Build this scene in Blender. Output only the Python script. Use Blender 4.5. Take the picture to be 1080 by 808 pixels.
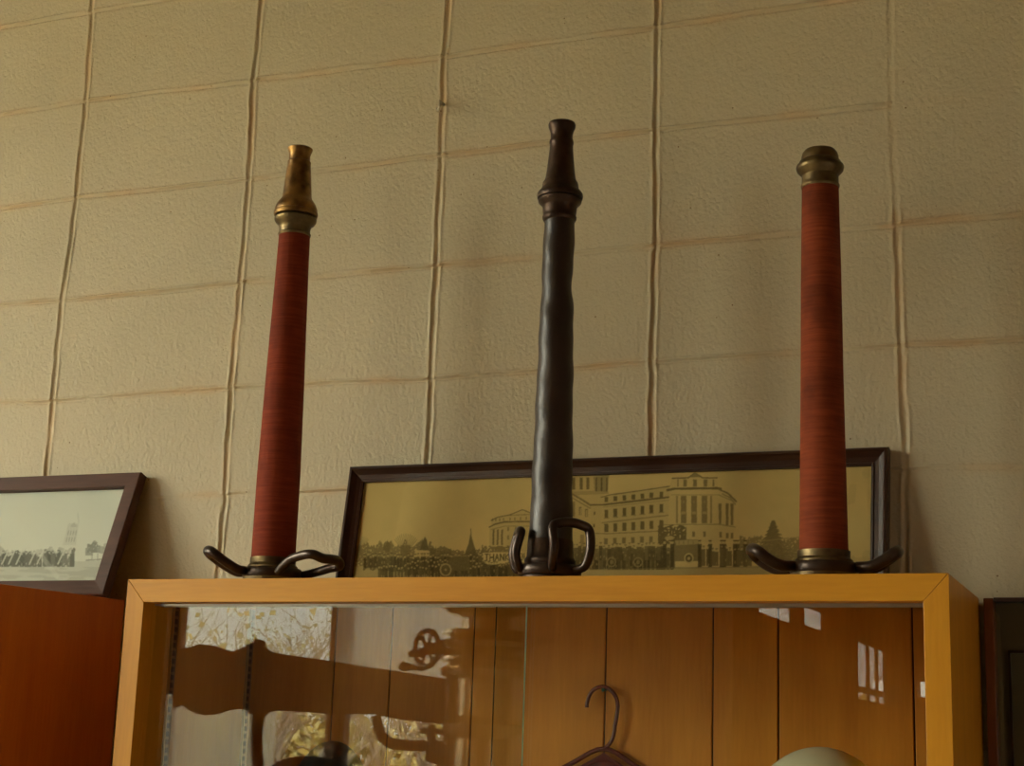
import bpy, bmesh, math, random
import numpy as np
from mathutils import Vector, Matrix
random.seed(7)
rng = np.random.default_rng(7)
for o in list(bpy.data.objects): bpy.data.objects.remove(o)
scene = bpy.context.scene
COL = scene.collection
V = Vector
# ------------------------------------------------------------------ camera
CAM_F, CAM_YAW, CAM_PITCH, CAM_ROLL = 1682.61179, -0.393474124, 0.220235626, 0.0338134798
CAM_P = V((1.99675035, -2.47873739, -0.621750729))
def cam_axes():
    a, b, c = CAM_YAW, CAM_PITCH, CAM_ROLL
    f = V((math.sin(a)*math.cos(b), math.cos(a)*math.cos(b), math.sin(b)))
    r = V((math.cos(a), -math.sin(a), 0)); u = r.cross(f)
    return r*math.cos(c)+u*math.sin(c), -r*math.sin(c)+u*math.cos(c), f
CR, CU, CF = cam_axes()
cam = bpy.data.cameras.new('camera'); camo = bpy.data.objects.new('camera', cam); COL.objects.link(camo)
camo.matrix_world = Matrix(((CR.x, CU.x, -CF.x, CAM_P.x), (CR.y, CU.y, -CF.y, CAM_P.y), (CR.z, CU.z, -CF.z, CAM_P.z), (0, 0, 0, 1)))
cam.sensor_fit = 'HORIZONTAL'; cam.sensor_width = 36.0; cam.lens = 36.0*CAM_F/1080.0
cam.clip_start = 0.05; cam.clip_end = 300
scene.camera = camo
# ------------------------------------------------------------------ world, sun, exposure
SKY_LOW, SKY_HIGH = 6.3, 50.0
w = bpy.data.worlds.new('sky'); scene.world = w; w.use_nodes = True
nt = w.node_tree; nt.nodes.clear()
tc = nt.nodes.new('ShaderNodeTexCoord'); sp = nt.nodes.new('ShaderNodeSeparateXYZ')
rmp = nt.nodes.new('ShaderNodeMapRange'); rmp.inputs['From Min'].default_value = 0.10; rmp.inputs['From Max'].default_value = 0.22
mixc = nt.nodes.new('ShaderNodeMix'); mixc.data_type = 'RGBA'
mixc.inputs[6].default_value = (1.0*SKY_LOW, 0.95*SKY_LOW, 0.80*SKY_LOW, 1)
mixc.inputs[7].default_value = (1.0*SKY_HIGH, 0.93*SKY_HIGH, 0.78*SKY_HIGH, 1)
bg = nt.nodes.new('ShaderNodeBackground'); wo = nt.nodes.new('ShaderNodeOutputWorld')
nt.links.new(tc.outputs['Generated'], sp.inputs[0]); nt.links.new(sp.outputs['Z'], rmp.inputs['Value'])
nt.links.new(rmp.outputs[0], mixc.inputs[0]); nt.links.new(mixc.outputs[2], bg.inputs[0]); nt.links.new(bg.outputs[0], wo.inputs[0])
sun = bpy.data.lights.new('sun', 'SUN'); sun.energy = 9; sun.angle = 0.01; sun.color = (1, 0.86, 0.6)
suno = bpy.data.objects.new('sun', sun); COL.objects.link(suno)
suno.rotation_euler = V((0.25, -0.75, -0.62)).to_track_quat('-Z', 'Y').to_euler()
scene.view_settings.view_transform = 'Standard'; scene.view_settings.look = 'None'
scene.view_settings.gamma = 1; scene.view_settings.use_curve_mapping = False
scene.view_settings.exposure = -0.40
try:
    scene.cycles.use_denoising = True; scene.cycles.max_bounces = 10; scene.cycles.transparent_max_bounces = 24
    scene.cycles.diffuse_bounces = 5; scene.cycles.caustics_reflective = False; scene.cycles.sample_clamp_indirect = 8
except Exception: pass
FLOOR, CEIL = -2.15, 2.0
YW = -5.5           # wall with the windows
def portal(cx, cy, cz, sx, sy, direction):
    l = bpy.data.lights.new('window_portal', 'AREA'); l.shape = 'RECTANGLE'; l.size = sx; l.size_y = sy; l.cycles.is_portal = True
    o = bpy.data.objects.new('window_portal', l); COL.objects.link(o); o.location = (cx, cy, cz)
    o.rotation_euler = V(direction).to_track_quat('-Z', 'Y').to_euler()
WINS = [(-2.99, -2.01, -1.05, 0.6), (-1.96, -1.10, -1.05, 0.6)]   # on the window wall: x0,x1,z0,z1
LWINS = [(-5.3, -3.6, -0.95, 1.85), (-3.3, -1.5, -0.95, 1.85)]                               # on the left wall: y0,y1,z0,z1
WX = -4.8
for x0, x1, z0, z1 in WINS: portal((x0+x1)/2, YW-0.1, (z0+z1)/2, x1-x0, z1-z0, (0, 1, 0))
for y0, y1, z0, z1 in LWINS: portal(WX-0.1, (y0+y1)/2, (z0+z1)/2, y1-y0, z1-z0, (1, 0, 0))

# ------------------------------------------------------------------ materials
def new_mat(name):
    m = bpy.data.materials.new(name); m.use_nodes = True
    n = m.node_tree; b = n.nodes['Principled BSDF']
    return m, n, b
def N(nt, t, **k):
    n = nt.nodes.new(t)
    for a, v in k.items(): setattr(n, a, v)
    return n
def simple(name, col, rough=0.5, metal=0.0, spec=None, noise=0.0, nscale=20, bump=0.0, bscale=60, stretch=(1, 1, 1), col2=None, lo=0.35, hi=0.65):
    m, n, b = new_mat(name)
    b.inputs['Base Color'].default_value = (*col, 1); b.inputs['Roughness'].default_value = rough; b.inputs['Metallic'].default_value = metal
    if spec is not None: b.inputs['Specular IOR Level'].default_value = spec
    t = N(n, 'ShaderNodeTexCoord'); mp = N(n, 'ShaderNodeMapping'); mp.inputs['Scale'].default_value = stretch
    n.links.new(t.outputs['Object'], mp.inputs[0])
    if noise or col2:
        tx = N(n, 'ShaderNodeTexNoise'); tx.inputs['Scale'].default_value = nscale; tx.inputs['Detail'].default_value = 6
        n.links.new(mp.outputs[0], tx.inputs['Vector'])
        mr = N(n, 'ShaderNodeMapRange'); mr.inputs['From Min'].default_value = lo; mr.inputs['From Max'].default_value = hi
        n.links.new(tx.outputs['Fac'], mr.inputs['Value'])
        mx = N(n, 'ShaderNodeMix', data_type='RGBA')
        c2 = col2 if col2 else tuple(c*(1-noise) for c in col)
        mx.inputs[6].default_value = (*c2, 1); mx.inputs[7].default_value = (*col, 1)
        n.links.new(mr.outputs[0], mx.inputs[0]); n.links.new(mx.outputs[2], b.inputs['Base Color'])
    if bump:
        t2 = N(n, 'ShaderNodeTexNoise'); t2.inputs['Scale'].default_value = bscale; t2.inputs['Detail'].default_value = 5
        n.links.new(mp.outputs[0], t2.inputs['Vector'])
        bp = N(n, 'ShaderNodeBump'); bp.inputs['Strength'].default_value = 1; bp.inputs['Distance'].default_value = bump
        n.links.new(t2.outputs['Fac'], bp.inputs['Height']); n.links.new(bp.outputs[0], b.inputs['Normal'])
    return m
def wood(name, c1, c2, axis='X', rough=0.4, fine=90, spec=0.4):
    """grain runs along axis"""
    m, n, b = new_mat(name)
    t = N(n, 'ShaderNodeTexCoord'); mp = N(n, 'ShaderNodeMapping')
    s = {'X': (0.6, 7, 7), 'Y': (7, 0.6, 7), 'Z': (7, 7, 0.6)}[axis]
    mp.inputs['Scale'].default_value = s; n.links.new(t.outputs['Object'], mp.inputs[0])
    a = N(n, 'ShaderNodeTexNoise'); a.inputs['Scale'].default_value = 3.0; a.inputs['Detail'].default_value = 8; a.inputs['Distortion'].default_value = 0.6
    n.links.new(mp.outputs[0], a.inputs['Vector'])
    f = N(n, 'ShaderNodeTexNoise'); f.inputs['Scale'].default_value = fine/3; f.inputs['Detail'].default_value = 4
    n.links.new(mp.outputs[0], f.inputs['Vector'])
    ad = N(n, 'ShaderNodeMath', operation='MULTIPLY_ADD'); ad.inputs[1].default_value = 0.45
    n.links.new(f.outputs['Fac'], ad.inputs[0]); n.links.new(a.outputs['Fac'], ad.inputs[2])
    mr = N(n, 'ShaderNodeMapRange'); mr.inputs['From Min'].default_value = 0.52; mr.inputs['From Max'].default_value = 0.95
    n.links.new(ad.outputs[0], mr.inputs['Value'])
    mx = N(n, 'ShaderNodeMix', data_type='RGBA'); mx.inputs[6].default_value = (*c1, 1); mx.inputs[7].default_value = (*c2, 1)
    n.links.new(mr.outputs[0], mx.inputs[0]); n.links.new(mx.outputs[2], b.inputs['Base Color'])
    b.inputs['Roughness'].default_value = rough; b.inputs['Specular IOR Level'].default_value = spec
    bp = N(n, 'ShaderNodeBump'); bp.inputs['Distance'].default_value = 0.0003; n.links.new(f.outputs['Fac'], bp.inputs['Height']); n.links.new(bp.outputs[0], b.inputs['Normal'])
    return m
def glass_mat(name, tint=(0.95, 0.97, 0.94), f0=0.043):
    m = bpy.data.materials.new(name); m.use_nodes = True; n = m.node_tree; n.nodes.clear()
    out = N(n, 'ShaderNodeOutputMaterial'); mix = N(n, 'ShaderNodeMixShader'); tr = N(n, 'ShaderNodeBsdfTransparent'); gl = N(n, 'ShaderNodeBsdfGlossy')
    tr.inputs[0].default_value = (*tint, 1); gl.inputs['Roughness'].default_value = 0.0; gl.inputs[0].default_value = (1, 1, 1, 1)
    g = N(n, 'ShaderNodeNewGeometry'); dp = N(n, 'ShaderNodeVectorMath', operation='DOT_PRODUCT'); ab = N(n, 'ShaderNodeMath', operation='ABSOLUTE')
    n.links.new(g.outputs['Incoming'], dp.inputs[0]); n.links.new(g.outputs['Normal'], dp.inputs[1]); n.links.new(dp.outputs['Value'], ab.inputs[0])
    om = N(n, 'ShaderNodeMath', operation='SUBTRACT'); om.inputs[0].default_value = 1; n.links.new(ab.outputs[0], om.inputs[1])
    pw = N(n, 'ShaderNodeMath', operation='POWER'); pw.inputs[1].default_value = 5; n.links.new(om.outputs[0], pw.inputs[0])
    ma = N(n, 'ShaderNodeMath', operation='MULTIPLY_ADD'); ma.inputs[1].default_value = 1-f0; ma.inputs[2].default_value = f0; n.links.new(pw.outputs[0], ma.inputs[0])
    n.links.new(ma.outputs[0], mix.inputs[0]); n.links.new(tr.outputs[0], mix.inputs[1]); n.links.new(gl.outputs[0], mix.inputs[2]); n.links.new(mix.outputs[0], out.inputs[0])
    return m
def vcol_mat(name, rough=0.6, spec=0.3):
    m, n, b = new_mat(name)
    a = N(n, 'ShaderNodeVertexColor'); a.layer_name = 'ink'; n.links.new(a.outputs[0], b.inputs['Base Color'])
    b.inputs['Roughness'].default_value = rough; b.inputs['Specular IOR Level'].default_value = spec
    return m
M = {}
# painted block wall: joint tint and old scrape marks come from a per-vertex joint mask
def wall_mat():
    m, n, b = new_mat('painted_block')
    t = N(n, 'ShaderNodeTexCoord')
    n1 = N(n, 'ShaderNodeTexNoise'); n1.inputs['Scale'].default_value = 170; n1.inputs['Detail'].default_value = 3
    mp = N(n, 'ShaderNodeMapping'); mp.inputs['Scale'].default_value = (1, 1, 0.85); n.links.new(t.outputs['Object'], mp.inputs[0]); n.links.new(mp.outputs[0], n1.inputs['Vector'])
    n2 = N(n, 'ShaderNodeTexVoronoi'); n2.inputs['Scale'].default_value = 85; n.links.new(mp.outputs[0], n2.inputs['Vector'])
    n3 = N(n, 'ShaderNodeTexNoise'); n3.inputs['Scale'].default_value = 260; n3.inputs['Detail'].default_value = 3; n.links.new(t.outputs['Object'], n3.inputs['Vector'])
    a1 = N(n, 'ShaderNodeMath', operation='MULTIPLY_ADD'); a1.inputs[1].default_value = 0.35; n.links.new(n3.outputs['Fac'], a1.inputs[0]); n.links.new(n1.outputs['Fac'], a1.inputs[2])
    a2 = N(n, 'ShaderNodeMath', operation='MULTIPLY_ADD'); a2.inputs[1].default_value = -0.25; n.links.new(n2.outputs['Distance'], a2.inputs[0]); n.links.new(a1.outputs[0], a2.inputs[2])
    bp = N(n, 'ShaderNodeBump'); bp.inputs['Strength'].default_value = 1; bp.inputs['Distance'].default_value = 0.0017
    n.links.new(a2.outputs[0], bp.inputs['Height']); n.links.new(bp.outputs[0], b.inputs['Normal'])
    att = N(n, 'ShaderNodeVertexColor'); att.layer_name = 'ink'; sx = N(n, 'ShaderNodeSeparateColor'); n.links.new(att.outputs[0], sx.inputs[0])
    big = N(n, 'ShaderNodeTexNoise'); big.inputs['Scale'].default_value = 2.2; big.inputs['Detail'].default_value = 5; n.links.new(t.outputs['Object'], big.inputs['Vector'])
    br = N(n, 'ShaderNodeMapRange'); br.inputs['From Min'].default_value = 0.3; br.inputs['From Max'].default_value = 0.7; n.links.new(big.outputs['Fac'], br.inputs['Value'])
    m1 = N(n, 'ShaderNodeMix', data_type='RGBA'); m1.inputs[6].default_value = (0.53, 0.475, 0.325, 1); m1.inputs[7].default_value = (0.60, 0.54, 0.375, 1)
    n.links.new(br.outputs[0], m1.inputs[0])
    m2 = N(n, 'ShaderNodeMix', data_type='RGBA'); m2.inputs[7].default_value = (0.62, 0.37, 0.16, 1)
    n.links.new(m1.outputs[2], m2.inputs[6])
    sn = N(n, 'ShaderNodeTexNoise'); sn.inputs['Scale'].default_value = 5.0; sn.inputs['Detail'].default_value = 7; n.links.new(t.outputs['Object'], sn.inputs['Vector'])
    sr = N(n, 'ShaderNodeMapRange'); sr.inputs['From Min'].default_value = 0.42; sr.inputs['From Max'].default_value = 0.62; sr.inputs['To Max'].default_value = 0.45; n.links.new(sn.outputs['Fac'], sr.inputs['Value'])
    mu = N(n, 'ShaderNodeMath', operation='MULTIPLY'); n.links.new(sr.outputs[0], mu.inputs[0]); n.links.new(sx.outputs['Red'], mu.inputs[1])
    n.links.new(mu.outputs[0], m2.inputs[0]); n.links.new(m2.outputs[2], b.inputs['Base Color'])
    pv = N(n, 'ShaderNodeTexVoronoi'); pv.inputs['Scale'].default_value = 42; n.links.new(t.outputs['Object'], pv.inputs['Vector'])
    pr = N(n, 'ShaderNodeMapRange'); pr.inputs['From Min'].default_value = 0.045; pr.inputs['From Max'].default_value = 0.075; n.links.new(pv.outputs['Distance'], pr.inputs['Value'])
    pc = N(n, 'ShaderNodeSeparateColor'); n.links.new(pv.outputs['Color'], pc.inputs[0])
    pg = N(n, 'ShaderNodeMath', operation='LESS_THAN'); pg.inputs[1].default_value = 0.82; n.links.new(pc.outputs['Red'], pg.inputs[0])
    pm = N(n, 'ShaderNodeMath', operation='MAXIMUM'); n.links.new(pr.outputs[0], pm.inputs[0]); n.links.new(pg.outputs[0], pm.inputs[1])
    m3 = N(n, 'ShaderNodeMix', data_type='RGBA'); m3.inputs[6].default_value = (0.22, 0.15, 0.08, 1); n.links.new(pm.outputs[0], m3.inputs[0]); n.links.new(m2.outputs[2], m3.inputs[7]); n.links.new(m3.outputs[2], b.inputs['Base Color'])
    b.inputs['Roughness'].default_value = 0.55; b.inputs['Specular IOR Level'].default_value = 0.3
    return m
M['block'] = wall_mat()
M['plaster'] = simple('cream_plaster', (0.55, 0.47, 0.33), 0.7, noise=0.1, nscale=3, bump=0.001, bscale=80)
M['ceiling'] = simple('ceiling_paint', (0.30, 0.24, 0.17), 0.8, noise=0.06, nscale=4, bump=0.001)
M['darkwall'] = wood('brown_panel_wall', (0.13, 0.065, 0.03), (0.20, 0.10, 0.045), 'Z', 0.6)
M['concrete'] = simple('floor_concrete', (0.30, 0.25, 0.18), 0.6, noise=0.3, nscale=3, bump=0.001)
M['oakX'] = wood('maple_rail', (0.56, 0.235, 0.012), (0.68, 0.315, 0.022), 'X', 0.38)
M['oakZ'] = wood('maple_stile', (0.56, 0.235, 0.012), (0.68, 0.315, 0.022), 'Z', 0.38)
M['plankwood'] = wood('panelling_plank', (0.60, 0.235, 0.02), (0.76, 0.33, 0.035), 'Z', 0.5)
M['orangeply'] = wood('orange_plywood', (0.42, 0.10, 0.005), (0.52, 0.14, 0.008), 'Z', 0.45)
M['framewood'] = wood('dark_walnut', (0.022, 0.009, 0.005), (0.055, 0.022, 0.011), 'X', 0.33, spec=0.5)
M['framewoodl'] = wood('mahogany', (0.050, 0.018, 0.011), (0.095, 0.036, 0.022), 'X', 0.45, spec=0.35)
M['groove'] = simple('groove_dark', (0.05, 0.018, 0.006), 0.8)
M['alu'] = simple('aluminium_track', (0.62, 0.60, 0.54), 0.35, 0.9)
M['steelstrip'] = simple('brassy_strip', (0.5, 0.36, 0.16), 0.35, 0.9)
M['slot'] = simple('strip_slot', (0.07, 0.03, 0.012), 0.8)
M['glass'] = glass_mat('clear_glass')
M['pictureglass'] = glass_mat('picture_glass', f0=0.022)
M['edgeglow'] = simple('green_glass_edge_glow', (0.55, 0.95, 0.85), 0.12, spec=0.9)  # light gathered in the pane edge is painted as this bright green
M['edgedark'] = simple('dark_glass_edge', (0.02, 0.05, 0.04), 0.2)  # same glass on the rear pane, its unlit look painted in
M['stripbase'] = simple('brown_strip', (0.22, 0.10, 0.03), 0.4, 0.3)
M['brass'] = simple('aged_brass', (0.29, 0.165, 0.050), 0.38, 0.85, col2=(0.11, 0.06, 0.022), nscale=38, lo=0.34, hi=0.56, bump=0.0004, bscale=90)
M['brassdull'] = simple('dull_brass', (0.21, 0.155, 0.07), 0.42, 0.85, col2=(0.09, 0.06, 0.03), nscale=35, bump=0.0004, bscale=90)
M['bronze'] = simple('blackened_bronze', (0.070, 0.040, 0.026), 0.40, 0.7, col2=(0.028, 0.017, 0.011), nscale=30, bump=0.0006, bscale=70)
M['bronzehandle'] = simple('dark_handle_metal', (0.065, 0.045, 0.034), 0.33, 0.55, col2=(0.035, 0.020, 0.014), nscale=25, bump=0.0003)
M['nickel'] = simple('worn_nickel', (0.42, 0.38, 0.30), 0.30, 0.95, col2=(0.16, 0.12, 0.08), nscale=30)
M['leather'] = simple('blackened_leather', (0.034, 0.021, 0.014), 0.40, spec=0.5, col2=(0.014, 0.008, 0.006), nscale=16, lo=0.3, hi=0.7, bump=0.0028, bscale=26, stretch=(1, 1, 1.0))
def wrap_mat(name, c1, c2, c3, sc=1.0):
    m, n, b = new_mat(name)
    t = N(n, 'ShaderNodeTexCoord')
    mp = N(n, 'ShaderNodeMapping'); mp.inputs['Scale'].default_value = (9, 9, 150); n.links.new(t.outputs['Object'], mp.inputs[0])
    f = N(n, 'ShaderNodeTexNoise'); f.inputs['Scale'].default_value = 2.2; f.inputs['Detail'].default_value = 5; n.links.new(mp.outputs[0], f.inputs['Vector'])
    mp2 = N(n, 'ShaderNodeMapping'); mp2.inputs['Scale'].default_value = (1.3, 1.3, 1); n.links.new(t.outputs['Object'], mp2.inputs[0])
    g = N(n, 'ShaderNodeTexNoise'); g.inputs['Scale'].default_value = 11*sc; g.inputs['Detail'].default_value = 6; n.links.new(mp2.outputs[0], g.inputs['Vector'])
    m1 = N(n, 'ShaderNodeMix', data_type='RGBA'); m1.inputs[6].default_value = (*c1, 1); m1.inputs[7].default_value = (*c2, 1)
    r1 = N(n, 'ShaderNodeMapRange'); r1.inputs['From Min'].default_value = 0.35; r1.inputs['From Max'].default_value = 0.68; n.links.new(f.outputs['Fac'], r1.inputs['Value']); n.links.new(r1.outputs[0], m1.inputs[0])
    m2 = N(n, 'ShaderNodeMix', data_type='RGBA'); m2.inputs[7].default_value = (*c3, 1); n.links.new(m1.outputs[2], m2.inputs[6])
    r2 = N(n, 'ShaderNodeMapRange'); r2.inputs['From Min'].default_value = 0.50; r2.inputs['From Max'].default_value = 0.72; r2.inputs['To Max'].default_value = 0.85; n.links.new(g.outputs['Fac'], r2.inputs['Value']); n.links.new(r2.outputs[0], m2.inputs[0])
    n.links.new(m2.outputs[2], b.inputs['Base Color']); b.inputs['Roughness'].default_value = 0.75; b.inputs['Specular IOR Level'].default_value = 0.15
    bp = N(n, 'ShaderNodeBump'); bp.inputs['Distance'].default_value = 0.0009; n.links.new(f.outputs['Fac'], bp.inputs['Height']); n.links.new(bp.outputs[0], b.inputs['Normal'])
    return m
M['redwrap'] = wrap_mat('red_cord_wrap', (0.19, 0.028, 0.009), (0.25, 0.040, 0.013), (0.12, 0.018, 0.006))
M['redwrap2'] = wrap_mat('worn_red_wrap', (0.20, 0.038, 0.012), (0.27, 0.054, 0.017), (0.055, 0.011, 0.004), 0.75)
M['maroon'] = simple('maroon_plastic', (0.10, 0.012, 0.018), 0.22, spec=0.6)
M['helmet'] = simple('pale_helmet_paint', (0.72, 0.70, 0.52), 0.4, spec=0.5, noise=0.08, nscale=12)
M['blackhat'] = simple('black_leather', (0.012, 0.010, 0.010), 0.4, spec=0.5)
M['green'] = simple('green_pin', (0.01, 0.13, 0.07), 0.4)
M['darkglassprint'] = simple('dark_mat_board', (0.14, 0.11, 0.065), 0.7, noise=0.25, nscale=6)
M['frame_red'] = wood('reddish_moulding', (0.10, 0.028, 0.008), (0.17, 0.05, 0.014), 'Z', 0.35)
M['print'] = vcol_mat('photographic_print', 1.0, 0.0)
M['whiteframe'] = simple('window_frame_paint', (0.10, 0.07, 0.05), 0.5)
M['dark'] = simple('dark_pumper_wood', (0.030, 0.014, 0.008), 0.5)
M['pumpmetal'] = simple('polished_pump_brass', (0.62, 0.50, 0.34), 0.22, 0.95)
M['steel'] = simple('hook_steel', (0.6, 0.56, 0.48), 0.3, 0.9)

# ------------------------------------------------------------------ mesh helpers
def mesh_obj(name, bm, mat, parent=None, smooth=False, bevel=0, matrix=None):
    me = bpy.data.meshes.new(name); bmesh.ops.recalc_face_normals(bm, faces=bm.faces); bm.to_mesh(me); bm.free()
    if mat is not None:
        for mm in (mat if isinstance(mat, (list, tuple)) else [mat]): me.materials.append(mm)
    o = bpy.data.objects.new(name, me); COL.objects.link(o)
    if parent is not None: o.parent = parent
    if matrix is not None: o.matrix_local = matrix
    if smooth:
        for p in me.polygons: p.use_smooth = True
        try: me.set_sharp_from_angle(angle=math.radians(40))
        except Exception: pass
    if bevel:
        b = o.modifiers.new('bevel', 'BEVEL'); b.width = bevel; b.segments = 2; b.limit_method = 'ANGLE'
    return o
def tag(o, label, cat, group=None, kind=None):
    if label: o['label'] = label
    if cat: o['category'] = cat
    if group: o['group'] = group
    if kind: o['kind'] = kind
    return o
def empty(name, loc, label, cat, group=None, rz=0):
    o = bpy.data.objects.new(name, None); COL.objects.link(o); o.location = loc; o.rotation_euler = (0, 0, rz); o.empty_display_size = 0.05
    return tag(o, label, cat, group)
def struct(o): o['kind'] = 'structure'; return o
def box(bm, x0, x1, y0, y1, z0, z1, mi=0):
    v = [bm.verts.new(p) for p in ((x0,y0,z0),(x1,y0,z0),(x1,y1,z0),(x0,y1,z0),(x0,y0,z1),(x1,y0,z1),(x1,y1,z1),(x0,y1,z1))]
    for f in ((0,3,2,1),(4,5,6,7),(0,1,5,4),(1,2,6,5),(2,3,7,6),(3,0,4,7)):
        bm.faces.new([v[i] for i in f]).material_index = mi
def lathe(bm, pr, seg=48, cx=0, cy=0, cap=True, mi=0):
    rings = []
    for r, z in pr:
        rings.append([bm.verts.new((cx+r*math.cos(2*math.pi*k/seg), cy+r*math.sin(2*math.pi*k/seg), z)) for k in range(seg)])
    for a, b in zip(rings, rings[1:]):
        for k in range(seg):
            bm.faces.new((a[k], a[(k+1) % seg], b[(k+1) % seg], b[k])).material_index = mi
    if cap:
        bm.faces.new(list(reversed(rings[0]))); bm.faces.new(rings[-1])
def catmull(pts, n=8, closed=False):
    pts = [V(p) for p in pts]; out = []
    L = len(pts); rngk = range(L if closed else L-1)
    for i in rngk:
        p0 = pts[(i-1) % L] if (closed or i > 0) else pts[0]; p1 = pts[i]; p2 = pts[(i+1) % L]; p3 = pts[(i+2) % L] if (closed or i+2 < L) else pts[-1]
        for k in range(n):
            t = k/n
            out.append(0.5*((2*p1)+(-p0+p2)*t+(2*p0-5*p1+4*p2-p3)*t*t+(-p0+3*p1-3*p2+p3)*t**3))
    if not closed: out.append(pts[-1])
    return out
def tube(bm, pts, rad, seg=12, closed=False, flat=1.0, cap=True):
    pts = [V(p) for p in pts]; L = len(pts)
    R = rad if isinstance(rad, (list, tuple)) else [rad]*L
    t0 = (pts[1]-pts[0]).normalized(); up = V((0, 0, 1)) if abs(t0.z) < 0.9 else V((1, 0, 0))
    nrm = (up-t0*up.dot(t0)).normalized(); rings = []
    for i in range(L):
        a = pts[(i-1) % L] if (closed or i > 0) else pts[i]; b = pts[(i+1) % L] if (closed or i < L-1) else pts[i]
        t = (b-a).normalized(); nrm = (nrm-t*nrm.dot(t)).normalized(); bi = t.cross(nrm)
        rings.append([bm.verts.new(pts[i]+(nrm*math.cos(2*math.pi*k/seg)*flat+bi*math.sin(2*math.pi*k/seg))*R[i]) for k in range(seg)])
    for i in range(L if closed else L-1):
        a = rings[i]; b = rings[(i+1) % L]
        for k in range(seg): bm.faces.new((a[k], a[(k+1) % seg], b[(k+1) % seg], b[k]))
    if cap and not closed:
        bm.faces.new(list(reversed(rings[0]))); bm.faces.new(rings[-1])
def prism(bm, poly, y0, y1, mi=0):
    """outline in x,z extruded along y"""
    a = [bm.verts.new((x, y0, z)) for x, z in poly]; b = [bm.verts.new((x, y1, z)) for x, z in poly]; n = len(poly)
    bm.faces.new(a).material_index = mi; bm.faces.new(list(reversed(b))).material_index = mi
    for k in range(n): bm.faces.new((a[k], b[k], b[(k+1) % n], a[(k+1) % n])).material_index = mi

# ------------------------------------------------------------------ the block wall
PW, PH = 0.4064, 0.2032
NODE = {(0,0):(-.003,-.0067),(0,1):(-.0039,-.0062),(0,2):(.0064,.0032),(0,3):(.0063,.0094),(0,4):(.001,.0033),(1,-1):(-.0002,.0007),(1,0):(-.0048,-.0013),(1,1):(-.0008,-.0032),(1,2):(.0012,.001),(1,3):(-.0043,.0006),(2,0):(.0011,-.0058),(2,1):(.0004,-.0035),(2,2):(-.002,.0039),(2,3):(-.0034,-.0063),(3,0):(.0006,-.0004),(3,1):(.0027,-.0005),(3,2):(.0015,.0048),(3,3):(.0006,-.0078),(4,-1):(.0049,.0099),(4,0):(.0016,.0032),(4,1):(-.0004,-.0013),(4,2):(-.0056,.0001),(0,-1):(-.002,-.003),(2,-1):(.001,.004),(3,-1):(.002,.006),(4,3):(-.004,-.004)}
I0, I1, J0, J1 = -17, 8, -11, 10
def vnoise(x, z, f, seed):
    r = np.random.default_rng(seed); T = r.random((128, 128))
    X = x*f; Z = z*f; xi = np.floor(X).astype(int); zi = np.floor(Z).astype(int); fx = X-xi; fz = Z-zi
    fx = fx*fx*(3-2*fx); fz = fz*fz*(3-2*fz)
    g = lambda a, b: T[a % 128, b % 128]
    return (g(xi, zi)*(1-fx)+g(xi+1, zi)*fx)*(1-fz)+(g(xi, zi+1)*(1-fx)+g(xi+1, zi+1)*fx)*fz
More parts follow.
